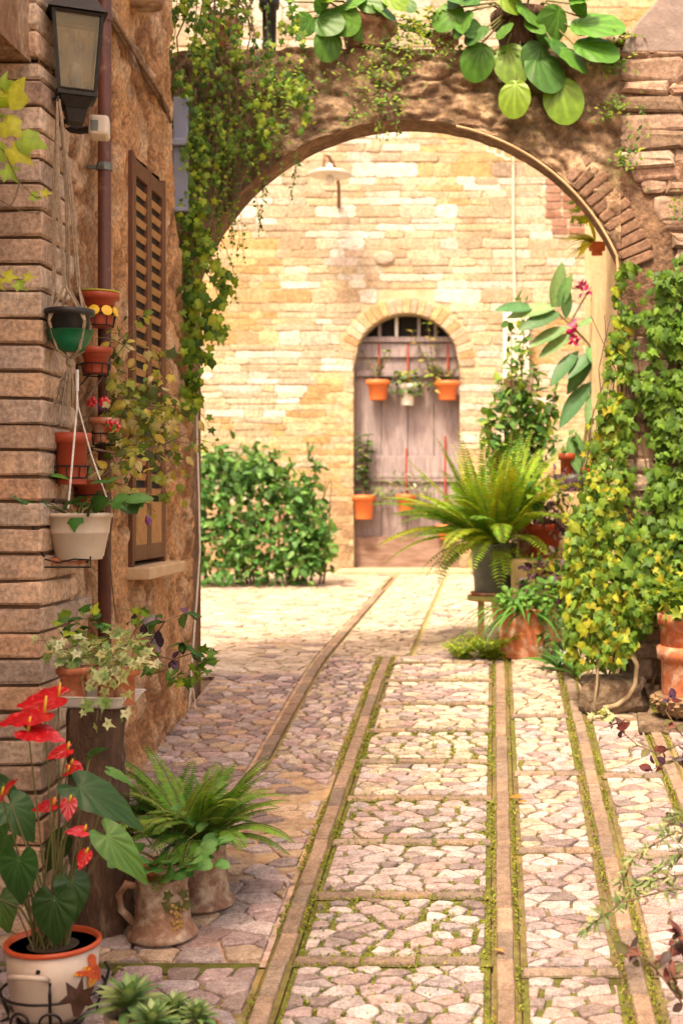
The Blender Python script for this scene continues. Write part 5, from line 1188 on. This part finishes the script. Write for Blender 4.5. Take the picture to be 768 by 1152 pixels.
sprigs('burgundy_seedling', (.62, 2.95), 'low burgundy-leaved stems curving in at the bottom right corner', 'shrub', [(2.9, [(800, 1160), (768, 1130), (745, 1100), (728, 1080), (708, 1070)]), (2.9, [(790, 1140), (765, 1120), (752, 1090), (755, 1060), (768, 1050)]), (2.95, [(800, 1080), (775, 1060), (765, 1070)])], [T_WIDE, T_OVAL], .036, G['burg'], 4, 7)
# ---- pots hanging on the door
def doorpot(px, pyt, pyb, wpx, m, lab, plant, hook=None):
    Yd = BY+.16-wpx/2*BY/F-.02; t = at(px, pyt, Yd); b = at(px, pyb, Yd); r_ = wpx/2*Yd/F; h = t.z-b.z
    root = thing('door_pot', (t.x, Yd, b.z), lab, 'potted plant', 'pots hooked on the arched door'); pot_parts(root, t.x, Yd, b.z, r_, r_*.72, h, m, .03, n=20)
    if hook:
        mb = MB(); mb.tube([(t.x, Yd+r_, b.z+h*.9), (t.x, Yd+r_+.005, at(0, hook, Yd).z)], .010, 6); mb.build('hook_strap', mRedPl, root)
    lv = Leaves(); st = MB(); plant(lv, st, Vector((t.x, Yd, t.z)), r_); lv.build('foliage', mLeaf, root); st.build('stem', mWood, root)
DG = [(.14,.22,.09),(.22,.28,.10),(.09,.15,.07),(.30,.30,.14)]
def pl1(lv, st, c, r_): stems_leaves(lv, st, c, 7, .30, .5, T_OVAL, .06, DG, .06, 2, .006)
def pl2(lv, st, c, r_):
    cloud(lv, c+Vector((0, -.02, .0)), (.17, .10, .13), 110, T_IVY2, .05, DG+G['bush']); stems_leaves(lv, st, c, 4, .15, .6, T_WIDE, .05, G['lime'])
def pl3(lv, st, c, r_):
    stems_leaves(lv, st, c, 9, .25, .9, T_OVAL, .06, DG, .05, 2, .006); stems_leaves(lv, st, c+Vector((-.12, 0, 0)), 4, .5, .25, T_WIDE, .06, DG+G['aut'], .06, 2, .006, .1, Vector((-.2, 0, 0))); cloud(lv, c+Vector((-.15, 0, .0)), (.08, .06, .12), 24, T_WIDE, .06, G['aut'])
def pl4(lv, st, c, r_): stems_leaves(lv, st, c, 7, .62, .10, T_WIDE, .07, DG+G['bush'], .05, 2, .006, .05); cloud(lv, c+Vector((.12, 0, .05)), (.10, .06, .12), 34, T_OVAL, .06, DG)
doorpot(425, 428, 450, 26, mOrange, 'orange pot on the door, upper left, with a white-edged rim and sparse plant', pl1, 382)
doorpot(458, 432, 456, 19, mWhite, 'small whitish pot on the door between the two upper orange pots', pl2, 384)
doorpot(503, 429, 450, 27, mOrange, 'orange pot on the door, upper right, with leggy stems', pl3, 382)
doorpot(409, 557, 584, 26, mOrange, 'orange pot on the door, lower left, with a tall upright plant', pl4)
doorpot(456, 556, 575, 22, mOrange, 'orange pot low on the middle of the door, partly behind the fern', lambda lv, st, c, r_: cloud(lv, c+Vector((0, 0, .05)), (.26, .10, .14), 130, T_OVAL, .055, DG+[(.5,.5,.42)]), 504)
doorpot(500, 590, 606, 20, mOrange, 'orange pot on the door, lower right, almost hidden by the fern', pl1, 490)

# ---- bush in front of the wall
bx = thing('leafy_bush', at(300, 668, 11.0), 'broad glossy green bush growing against the golden wall, left of the door', 'bush')
lv = Leaves(); st = MB(); g11 = ground_z(11)
for _ in range(4700):
    u = U(-1, 1); a_ = at(302, 590, 11.0); x = a_.x-.25+u*(.74+.10*fbm(0, u*2, random.random()*4, 2)); top = 1.55+.40*(1-(abs(u+.15)/1.15)**2.2)-.15*max(0, u-.5)/.5+.22*fbm(x*3, 0, 0)+U(-.06, .06)+(.12 if random.random() < .06 else 0); z = g11+.02+(top-g11)*random.random()**.75; y = 11.15-.42*random.random()**.7*math.sqrt(max(.05, 1-.4*u*u))
    if fbm(x*2.2, y, z*2.2, 2.5) < -.16 and random.random() < .8: continue
    lv.add(random.choice([T_OVAL, T_WIDE]), (x+U(-.05, .05), y, z), rv()+Vector((0, -.5, -.2)), Vector((0, -.7, .7))+rv(.45), U(.045, .10), cvar(G['bush']+[(.16,.30,.08)], .3))
for k in range(26):
    a_ = at(U(225, 375), 662, 11.1); st.tube([a_, a_+Vector((U(-.1, .1), 0, .35)), a_+Vector((U(-.2, .2), 0, .9))], .012, 5, .004)
for k in range(16):
    q = Vector((at(U(225, 365), 662, 11.1).x, 11.0, U(1.5, 1.85))); P = arc(q, (U(-.8, .8), -.3, 1.2), U(.15, .32), .4, 5); st.tube(P, .006, 4, .003)
    for p_ in P[1:]:
        for j in range(3): lv.add(T_OVAL, p_, rv(), rv()+Vector((0, -.6, .6)), .075, cvar(G['bush']))
lv.build('foliage', mLeaf, bx)
st.build('trunk', mWood, bx)
mb = MB(); a_ = at(225, 620, 11.5); mb.box((a_.x-.3, 11.7, g11+.35), (1.4, .04, .05)); mb.box((a_.x-.3, 11.7, g11+.17), (1.4, .04, .05)); mb.box((a_.x-.2, 11.68, g11+.2), (.05, .05, .5)); mb.box((a_.x-.8, 11.68, g11+.2), (.05, .05, .5)); tag(mb.build('low_rail', mMossW, None), 'low mossy timber rail behind the bush, by the left wall corner', 'rail')

# ---- fittings on the back wall
lm = thing('gooseneck_lamp', at(376, 205, 12.2), 'flat disc wall lamp on a rusty curved bracket, high on the courtyard wall', 'lamp')
mb = MB(); P = [at(381, 234, 12.28), at(381, 210, 12.2), at(378, 192, 12.05), at(370, 176, 11.95), at(365, 174, 11.9), at(363, 195, 11.88)]; mb.tube(P, .016, 7); mb.build('bracket', mat('rusty_iron', (.24, .12, .06), (.15, .08, .045), 30, .8, .3), lm, smooth=True)
c = at(371, 196, 11.85); mb = MB(); mb.lathe(c, [(.185, -.012), (.19, 0), (.12, .03), (.03, .045), (.02, .09), (.0005, .09)], 28); mb.build('shade', mWhite, lm, smooth=True)
mb = MB(); mb.lathe(c, [(.0005, -.10), (.035, -.08), (.04, -.05), (.02, -.01)], 12); mb.build('bulb', mWhite, lm, smooth=True)
mb = MB(); a_ = at(580, 352, 12.2); b_ = at(580, 427, 12.2); mb.box((a_.x, 12.23, (a_.z+b_.z)/2), (.235, .12, a_.z-b_.z))
mt = thing('meter_cabinet', (a_.x, 12.23, b_.z), 'pale grey meter cabinet on the courtyard wall, right of the door', 'cabinet'); mb.build('housing', mWhite, mt, bevel=.008)
mb = MB(); mb.box((a_.x, 12.163, a_.z-.11), (.19, .012, .17)); mb.build('door', mCream, mt, bevel=.004); mb = MB(); mb.box((a_.x, 12.163, b_.z+.20), (.19, .012, .34)); mb.build('door', mCream, mt, bevel=.004)
mb = MB(); mb.tube([at(577, 176, 12.27), at(577, 260, 12.27), at(579, 352, 12.27)], .013, 6); tag(mb.build('wall_conduit', mCream, None), 'thin pale conduit dropping down the courtyard wall to the meter cabinet', 'conduit')
mb = MB()
for k in range(3):
    q = at(553+9*k, 166+4*k, 12.22); mb.tube([q+Vector((.05*math.cos(t), -.02, .05*math.sin(t))) for t in np.linspace(0, 5.2, 12)], .009, 5)
tag(mb.build('coiled_wire', mWhite, None), 'loops of white wire on the courtyard wall just under the arch', 'wire')

# ---- right-hand cluster beyond the arch
g76 = ground_z(7.6)
def stonebox(name, x0, x1, y0, y1, z0, z1, m, lab, cat): 
    mb = MB(); mb.box(((x0+x1)/2, (y0+y1)/2, (z0+z1)/2), (x1-x0, y1-y0, z1-z0)); return tag(mb.build(name, m, None, bevel=.02), lab, cat)
mYS = mat('pale_block_stone', (.52, .41, .22), (.42, .31, .15), 7, .9, .6, 40, .008)
a_ = at(568, 627, 7.35); b_ = at(642, 627, 7.35)
stonebox('stone_block', a_.x+.03, b_.x, 7.25, 7.65, ground_z(7.2)-.01, a_.z-.005, mYS, 'pale yellowish stone block under the red-brown pot of trailing purple leaves', 'block')
a_ = at(628, 554, 7.75); b_ = at(662, 554, 7.75)
stonebox('stone_plinth', a_.x, b_.x, 7.7, 8.05, ground_z(7.6)-.01, a_.z-.004, mYS, 'tall stone plinth carrying the black tray and the large-leaved plant', 'plinth')
mb = MB(); a_ = at(622, 553, 7.85); b_ = at(668, 534, 7.85); mb.lathe(((a_.x+b_.x)/2, 7.85, a_.z), [(.02, 0), (.105, 0), (.125, b_.z-a_.z), (.118, b_.z-a_.z), (.10, .015)], 28); tag(mb.build('plant_tray', mBlackP, None, smooth=True), 'round black tray with two plants, on top of the tall plinth', 'tray')
# bucket stand and fern
bc = at(555, 668, 7.45)
st_ = thing('wooden_stool', (bc.x, 7.45, ground_z(7.45)), 'mossy little wooden stool under the grey fern bucket', 'stool')
mb = MB(); mb.lathe((bc.x, 7.45, bc.z-.035), [(.145, 0), (.15, .012), (.145, .028)], 24); mb.build('top', mMossW, st_)
for k in range(4):
    mb = MB(); q = R(45+90*k); mb.box((bc.x+.10*math.cos(q), 7.45+.10*math.sin(q), (ground_z(7.45)+bc.z-.035)/2), (.035, .035, bc.z-.035-ground_z(7.45))); mb.build('leg', mMossW, st_)
mb = MB(); mb.lathe((bc.x, 7.45, bc.z-.006), [(.02, 0), (.12, 0), (.135, .018), (.128, .018), (.11, .006)], 28); tag(mb.build('saucer', mTerra, None, smooth=True), 'terracotta saucer beneath the grey metal fern bucket', 'saucer')
ff = thing('boston_fern', (bc.x, 7.45, bc.z+.002), 'huge bright yellow-green fern in a grey metal bucket, right of the door', 'fern')
bt = at(555, 614, 7.45).z-bc.z
mb = MB(); mb.lathe((bc.x, 7.45, bc.z+.002), [(.03, 0), (.105, 0), (.108, .01), (.112, bt*.35), (.115, bt*.36), (.117, bt*.4), (.128, bt), (.134, bt+.002), (.134, bt+.012), (.124, bt+.01), (.12, bt-.03)], 36); mb.build('bucket', mZinc, ff, smooth=True)
lv = Leaves(); st = MB(); base = (bc.x, 7.45, bc.z+bt-.01)
fern_fronds(lv, st, base, 64, .68, G['fern'], .066, 1.35, 1.5, Vector((-.38, -.1, .25)), .05, .016)
fern_fronds(lv, st, base, 26, .66, G['fern'], .055, .7, 3.2, Vector((-.2, 0, .5)), .05, .016)
fern_fronds(lv, st, base, 18, .50, G['fern'], .055, 2.0, .6, Vector((-.2, -.2, 0)), .06, .021)
lv.build('fronds', mLeaf, ff); st.build('stem', mStem, ff)
# leafy shrub behind the fern
p = at(578, 640, 8.3); sh = thing('leafy_shrub', (p.x, 8.3, ground_z(8.3)), 'upright green leafy shrub rising behind the fern, before the meter cabinet', 'shrub')
pot_parts(sh, p.x, 8.3, ground_z(8.3), .17, .13, .35, mTerra, .03)
lv = Leaves(); st = MB()
for (x, y) in ((575, 365), (590, 340), (560, 430), (600, 420), (550, 460), (615, 455), (585, 400), (570, 440), (605, 470), (625, 440), (545, 480), (590, 450)):
    q = at(x, y, 8.3+U(-.15, .15)); s0 = Vector((p.x, 8.3, ground_z(8.3)+.33)); mid = (s0+q)/2+Vector((U(-.05, .05), 0, .1)); P = [s0.lerp(mid, t/4) for t in range(4)]+[mid.lerp(q, t/8) for t in range(9)]; st.tube(P, .008, 5, .002)
    for i, r_ in enumerate(P[3:]):
        for k in range(9 if y > 390 else 5): lv.add(random.choice([T_OVAL, T_WIDE, T_LONG]), r_+rv(.022), rv()+Vector((0, 0, -.1)), Vector((0, -.5, .8))+rv(.4), U(.05, .085), cvar(G['bush']+[(.14,.26,.05),(.24,.34,.06)]))
lv.build('foliage', mLeaf, sh); st.build('stem', mWood, sh)
# red-brown pot with wandering jew
def stdpot(name, px, pyt, pyb, wt, Y, m, lab, cat='potted plant', tap=.75, rim=.025, group=None):
    t = at(px, pyt, Y); b = at(px, pyb, Y); r_ = wt/2*Y/F; root = thing(name, (t.x, Y, b.z), lab, cat, group); pot_parts(root, t.x, Y, b.z, r_, r_*tap, t.z-b.z, m, rim); return root, t, b, r_
root, t, b, r_ = stdpot('inch_plant_pot', 611, 589, 627, 43, 7.42, mRedPl, 'red-brown pot with purple striped trailing leaves, on the pale stone block')
lv = Leaves(); st = MB()
for k in range(34): a__ = U(-2.6, .9); vine(lv, st, t+Vector((U(-.04, .06), U(-.05, .05), 0)), (math.cos(a__)+.5, math.sin(a__)*.8, U(.2, 1.3)), U(.12, .38), T_OVAL, .05, G['purp']+[(.22,.20,.22)], .035, .9, .5, .002)
cloud(lv, t+Vector((-.06, 0, .14)), (.16, .12, .12), 90, T_WIDE, .06, G['fern']+G['bush']); cloud(lv, t+Vector((.10, 0, .16)), (.12, .10, .16), 120, T_OVAL, .045, G['purp'])
lv.build('foliage', mLeaf, root); st.build('stem', mStem, root)
root, t, b, r_ = stdpot('small_terracotta_pot', 591, 592, 626, 20, 7.52, mTerra, 'small terracotta pot tucked just left of the red-brown pot on the stone block')
lv = Leaves(); cloud(lv, t+Vector((0, 0, .06)), (.07, .06, .07), 36, T_WIDE, .045, G['bush']); lv.build('foliage', mLeaf, root)
# large-leaved plant on the plinth
base = at(652, 540, 7.85); root = thing('large_leaved_plant', (base.x, 7.85, base.z), 'tall plant with big drooping oval leaves and magenta flowers, on the plinth', 'potted plant')
pot_parts(root, base.x, 7.85, base.z-.02, .07, .055, .09, mRedPl)
path = [(652, 530), (664, 450), (668, 400), (660, 385), (642, 366), (628, 353), (620, 348)]; st = MB(); st.tube([at(x, y, 7.8) for x, y in path], .010, 7, .005); st.tube([at(640, 365, 7.8), at(651, 345, 7.8), at(660, 330, 7.8), at(665, 322, 7.8)], .006, 6, .003); st.build('stem', mStem, root)
LVS = [((626, 345), (575, 352), .30), ((630, 352), (588, 366), .2), ((638, 368), (598, 385), .24), ((645, 375), (608, 397), .24), ((622, 348), (632, 300), .34), ((628, 346), (640, 312), .34), ((648, 368), (672, 355), .2), ((650, 395), (620, 428), .3), ((668, 395), (640, 420), .3), ((665, 398), (640, 438), .3), ((660, 390), (676, 414), .3), ((664, 430), (630, 474), .4), ((636, 358), (638, 326), .3), ((668, 440), (664, 480), .3), ((655, 525), (648, 490), .3), ((640, 490), (650, 528), .3), ((600, 346), (562, 345), .2), ((668, 440), (676, 470), .3)]
for (b0, t0, q) in LVS:
    lv = Leaves(); B = at(*b0, 7.8); T_ = at(*t0, 7.72+U(-.05, .05)); lv.add(t_oval(.36, 7, .2, .12), B, T_-B, (U(-.3, .3), -.8, .6), (T_-B).length*1.1, cvar([(.08,.19,.08),(.12,.25,.09),(.16,.28,.12),(.06,.15,.06)])); lv.build('leaf', mWax, root)
mMagC = mat('magenta_cluster', (.42, .01, .13), (.3, .01, .08), 30, .5, 0, col=True)
for grp in (((645, 366), (646, 372), (648, 378), (645, 384)), ((654, 322), (664, 330), (656, 328))):
  fl = Leaves()
  for (x, y) in grp:
    for k in range(7): fl.add(T_SMALL, at(x+U(-3, 3), y+U(-2, 2), 7.76), rv(), rv(), .045, cvar([(1, 1, 1)] if y > 350 else [(.8, 1.4, 1)]))
  fl.build('flower_cluster', mMagC, root)
root, t, b, r_ = stdpot('red_seedling_pot', 637, 510, 540, 18, 7.78, mRedPl, 'little red pot with a green sprig at the left of the black tray')
lv = Leaves(); cloud(lv, t+Vector((-.02, 0, .06)), (.10, .06, .05), 30, T_WIDE, .055, G['bush']); lv.build('foliage', mLeaf, root)
# terracotta trough with spider plant
t0 = at(560, 684, 6.95); t1 = at(612, 684, 6.95); gz = ground_z(6.95); root = thing('terracotta_trough', ((t0.x+t1.x)/2, 6.95, gz), 'rectangular terracotta trough with arching strap leaves, on the ground by the ivy', 'planter')
mb = MB(); w_ = t1.x-t0.x; vs = []; cxx = (t0.x+t1.x)/2; H_ = t0.z-gz
for sx_, sy_, zz in ((.88, .88, .005), (.90, .90, H_*.12), (1, 1, H_*.85), (1.04, 1.06, H_*.86), (1.04, 1.06, H_), (.92, .88, H_), (.90, .86, H_*.8)):
    vs += [(cxx+x*w_/2*sx_, 6.95+y*.09*sy_, gz+zz) for x, y in ((-1, -1), (1, -1), (1, 1), (-1, 1))]
mb.add(vs, [(r__*4+i, r__*4+(i+1) % 4, r__*4+4+(i+1) % 4, r__*4+4+i) for r__ in range(6) for i in range(4)]+[(3, 2, 1, 0)]); mb.build('trough', mTerra, root, bevel=.006)
mb = MB(); mb.box((cxx, 6.95, gz+H_*.85), (w_*.9, .15, .01)); mb.build('soil', mSoil, root)
lv = Leaves(); st = MB()
for k in range(46):
    a__ = U(0, 6.28); d = Vector((math.cos(a__)*1.1-.2, math.sin(a__)*.9-.25, U(.6, 1.6))); P = arc((cxx+U(-.08, .05), 6.92, gz+H_*.85), d, U(.2, .44), 1.7, 7)
    wv = .008; c_ = cvar([(.10,.26,.05),(.16,.34,.07),(.08,.20,.05)]); mbv = []
    for i, q in enumerate(P):
        dd = (P[min(i+1, 7)]-P[max(i-1, 0)]).normalized(); s_ = dd.cross(Vector((0, 0, 1))); s_ = s_.normalized() if s_.length > .05 else Vector((1, 0, 0)); ww = wv*math.sin(math.pi*min(.97, (i+.7)/8.2)); mbv += [q-s_*ww, q+Vector((0, 0, -.002)), q+s_*ww]
    st.add(mbv, [(3*i+j, 3*i+j+1, 3*i+j+4, 3*i+j+3) for i in range(7) for j in (0, 1)], c_)
st.build('strap_leaves', mLeaf, root)
cloud(lv, (cxx+.12, 6.88, gz+H_+.05), (.14, .08, .10), 150, T_ROUND, .035, [(.18,.38,.08),(.12,.28,.06)]); cloud(lv, (cxx-.02, 6.9, gz+H_+.04), (.12, .08, .07), 90, T_ROUND, .035, [(.18,.38,.08),(.12,.28,.06)])
cloud(lv, (cxx+.18, 6.84, gz+.12), (.10, .07, .10), 90, T_OVAL, .05, G['bush']+[(.4,.42,.38)]); cloud(lv, (cxx+.16, 7.12, gz+H_+.14), (.17, .08, .15), 190, T_WIDE, .05, G['bush']+G['lime']+G['purp']); lv.build('foliage', mLeaf, root)
# lime ground cover tufts and other little plants at the base
for (px, py, w_, h_, lab) in ((520, 712, .09, .09, 'low lime-green feathery tuft at the left front of the plant group'), (549, 708, .08, .12, 'lime-green upright tuft touching the left end of the terracotta trough'), (562, 727, .06, .04, 'flat green tuft spreading on the cobbles before the trough')):
    p = at(px, py+15, 6.9); gz = ground_z(6.9); root = thing('lime_tuft', (p.x, 6.9, gz), lab, 'plant', 'lime-green tufts by the trough'); lv = Leaves(); st = MB()
    stems_leaves(lv, st, (p.x, 6.9, gz), 34, h_*1.6, .8, T_LONG, .035, G['lime']+[(.24,.38,.05)], .015, 3, .002, .5); lv.build('foliage', mLeaf, root); st.build('stem', mStem, root)
for (px, py, Y, n_, lab) in ((628, 740, 6.6, 16, 'striped grey-green strap plant at the foot of the ivy, right of the trough'), (650, 742, 6.4, 10, 'small tuft of pale strap leaves under the ivy curtain')):
    p = at(px, py, Y); gz = ground_z(Y); root = thing('strap_leaved_plant', (p.x, Y, gz), lab, 'plant'); lv = Leaves()
    for k in range(n_): a__ = U(0, 6.28); lv.add(T_STRAP if k % 2 else T_LONG, (p.x, Y, gz+.01), (math.cos(a__), math.sin(a__), U(.6, 2)), (math.cos(a__)*-.5, -.4, 1), U(.12, .2), cvar(G['bush']+[(.35,.38,.34)]))
    lv.build('foliage', mLeaf, root)
p = at(680, 790, 5.7); gz = ground_z(5.7); root = thing('small_ivy_sprig', (p.x, 5.7, gz), 'tiny pale ivy sprig on the ground at the end of the hose', 'plant'); lv = Leaves(); cloud(lv, (p.x-.02, 5.68, gz+.02), (.05, .04, .025), 34, T_IVY, .03, G['var']); lv.build('foliage', mLeaf, root)
# hanging pot with yellow-green plant under the arch, right
root, t, b, r_ = stdpot('hanging_yellow_plant', 671, 273, 287, 17, 6.4, mOrange, 'bright yellow-green plant in a small orange pot hung inside the right arch reveal'); lv = Leaves(); st = MB()
for k in range(26): a__ = U(1.2, 5); lv.add(T_STRAP if k % 2 else T_LONG, t+Vector((-.01, 0, 0)), (math.cos(a__)*1.0-.3, math.sin(a__)*.6, U(-.3, 1.2)), (0, -.3, 1), U(.08, .17), cvar([(.55,.55,.04),(.42,.50,.05)]))
cloud(lv, at(655, 235, 6.4), (.06, .05, .08), 30, T_IVY, .045, G['lime']); lv.build('foliage', mLeaf, root)
mb = MB(); mb.tube([(t.x+.03, 6.4, t.z), (t.x+.03, 6.4, t.z+.35)], .002, 4); mb.build('hanging_wire', mBlack, root)

# ---- planters on the arch
zt2 = ATOP+.012
def archpot(px, w, hpx, Y, m, lab, n=30): 
    p = at(px, 0, Y); r_ = w/2*Y/F; h = hpx*Y/F; root = thing('arch_planter', (p.x, Y, zt2), lab, 'planter', 'planters along the top of the arch'); pot_parts(root, p.x, Y, zt2, r_, r_*.72, h, m, .03, n=n); return root, Vector((p.x, Y, zt2+h))
def bergenia(root, c, pts, Y0):
    st = MB()
    for (bx_, by_, tx, ty, s_) in pts:
        B = at(bx_, by_, Y0+U(-.05, .02)); T_ = at(tx, ty, Y0-.06+U(-.03, .03)); lv = Leaves(); d = T_-B
        nrm = Vector((U(-.8, .8), -.7, U(.1, 1.1))) ; col = cvar(G['berg'], .12); lv.add(T_PAD, B, d, nrm, d.length*.92, col); lv.build('leaf', mWax, root)
        st.tube([c+Vector((0, 0, -.02)), (c+B)/2+Vector((0, -.03, .03)), B], .006, 5, .004)
    st.build('stem', mStem, root)
root, c = archpot(413, 66, 34, 6.06, mTerraD, 'brown planter with big round leaves on the arch, left of centre')
for (x, y, T_, s_) in (): pass
bergenia(root, c, [(352, 22, 384, 26, 0), (372, 32, 367, 68, 0), (345, 14, 320, 8, 0), (352, 20, 332, 34, 0), (365, 14, 355, -14, 0), (385, 10, 410, -10, 0), (372, 14, 400, 30, 0), (412, 18, 404, 44, 0), (400, 2, 440, -8, 0), (420, 4, 446, 16, 0), (430, -6, 462, 4, 0), (330, 2, 318, -20, 0), (360, 0, 385, -16, 0), (452, 0, 466, 10, 0), (395, -5, 372, -30, 0)], 5.95)
root, c = archpot(590, 76, 40, 6.06, mBark, 'bark-brown planter with large paddle leaves spilling over the arch, right of centre')
bergenia(root, c, [(542, 48, 530, 92, 0), (570, 50, 582, 92, 0), (580, 90, 575, 132, 0), (600, 60, 628, 98, 0), (628, 88, 640, 138, 0), (615, 40, 650, 66, 0), (590, 25, 615, 32, 0), (640, 30, 706, 18, 0), (645, 50, 700, 55, 0), (625, 55, 668, 74, 0), (545, 38, 512, 20, 0), (548, 30, 520, 45, 0), (560, 45, 572, 20, 0), (580, 5, 620, 25, 0), (520, 8, 484, 28, 0), (530, 12, 505, 40, 0), (560, -5, 590, 10, 0), (600, -10, 570, -20, 0), (630, 8, 612, 48, 0), (540, 0, 500, -14, 0), (640, 4, 670, -12, 0), (655, 20, 640, -10, 0), (505, 10, 520, -20, 0), (610, 50, 590, 70, 0)], 5.93)
root, c = archpot(253, 38, 34, 6.06, mTerra, 'plain terracotta pot on the arch, nearest the ivy curtain')
lv = Leaves(); cloud(lv, c+Vector((0, 0, .06)), (.12, .1, .08), 90, T_IVY, .045, G['ivy']); lv.build('foliage', mLeaf, root)
root, c = archpot(303, 20, 60, 6.06, mBlackP, 'narrow dark pot on the arch, just left of the round-leaved planter')
lv = Leaves(); cloud(lv, c+Vector((0, 0, .06)), (.12, .1, .08), 70, T_WIDE, .05, G['lime']+G['bush']); lv.build('foliage', mLeaf, root)
root, c = archpot(500, 30, 22, 6.08, mTerraD, 'low pot with fine yellow-green sprays in the middle of the arch top')
lv = Leaves(); st = MB(); stems_leaves(lv, st, c+Vector((-.05, 0, -.03)), 30, .2, 1.0, T_SMALL, .03, G['ivy']+G['lime'], .02, 2, .0018, .8); lv.build('foliage', mLeaf, root); st.build('stem', mStem, root)
root, c = archpot(688, 26, 16, 6.08, mTerraD, 'small pot of fine green sprays at the right end of the arch top')
lv = Leaves(); st = MB(); stems_leaves(lv, st, c+Vector((0, -.05, -.06)), 20, .16, 1.0, T_SMALL, .028, G['ivy']+G['lime'], .02, 2, .0018, 1.0); lv.build('foliage', mLeaf, root); st.build('stem', mStem, root)
p = at(160, 6, 4.9); root = thing('hanging_terracotta_pot', p, 'reddish pot hanging from above at the top edge, only its base in view', 'flower pot'); pot_parts(root, p.x, 4.9, p.z, .11, .075, .14, mTerraD)
mb = MB()
for k in range(3): mb.tube([(p.x+.1*math.cos(k*2.1), 4.9+.1*math.sin(k*2.1), p.z+.14), (p.x, 4.9, p.z+.5)], .002, 4)
mb.tube([(p.x, 4.9, p.z+.5), (LX+.01, 4.9, p.z+.52)], .005, 6); mb.build('hanging_wire', mBlack, root)
# fallen leaves on the lane
def fallen(px, py, sz, col, lab):
    Yf = 2400/(py-389.); p = at(px, py, Yf); lv = Leaves(); lv.add(T_WIDE, (p.x, Yf, ground_z(Yf)+.017), (U(-1, 1), U(-1, 1), .15), (U(-.3, .3), -.2, 1), sz, col); o = lv.build('fallen_leaf', mLeaf, None); tag(o, lab, 'leaf', 'dry leaves fallen on the cobbles')
fallen(588, 903, .05, (.50, .22, .05), 'tan dry leaf on the pale panel right of the middle brick line'); fallen(593, 907, .035, (.40, .20, .06), 'smaller dry leaf touching the tan one right of the middle brick line')
fallen(306, 943, .028, (.08, .05, .03), 'dark dry leaf on the sandy paving at the left'); fallen(556, 1075, .03, (.55, .25, .08), 'tiny orange leaf beside the middle brick line near the bottom')
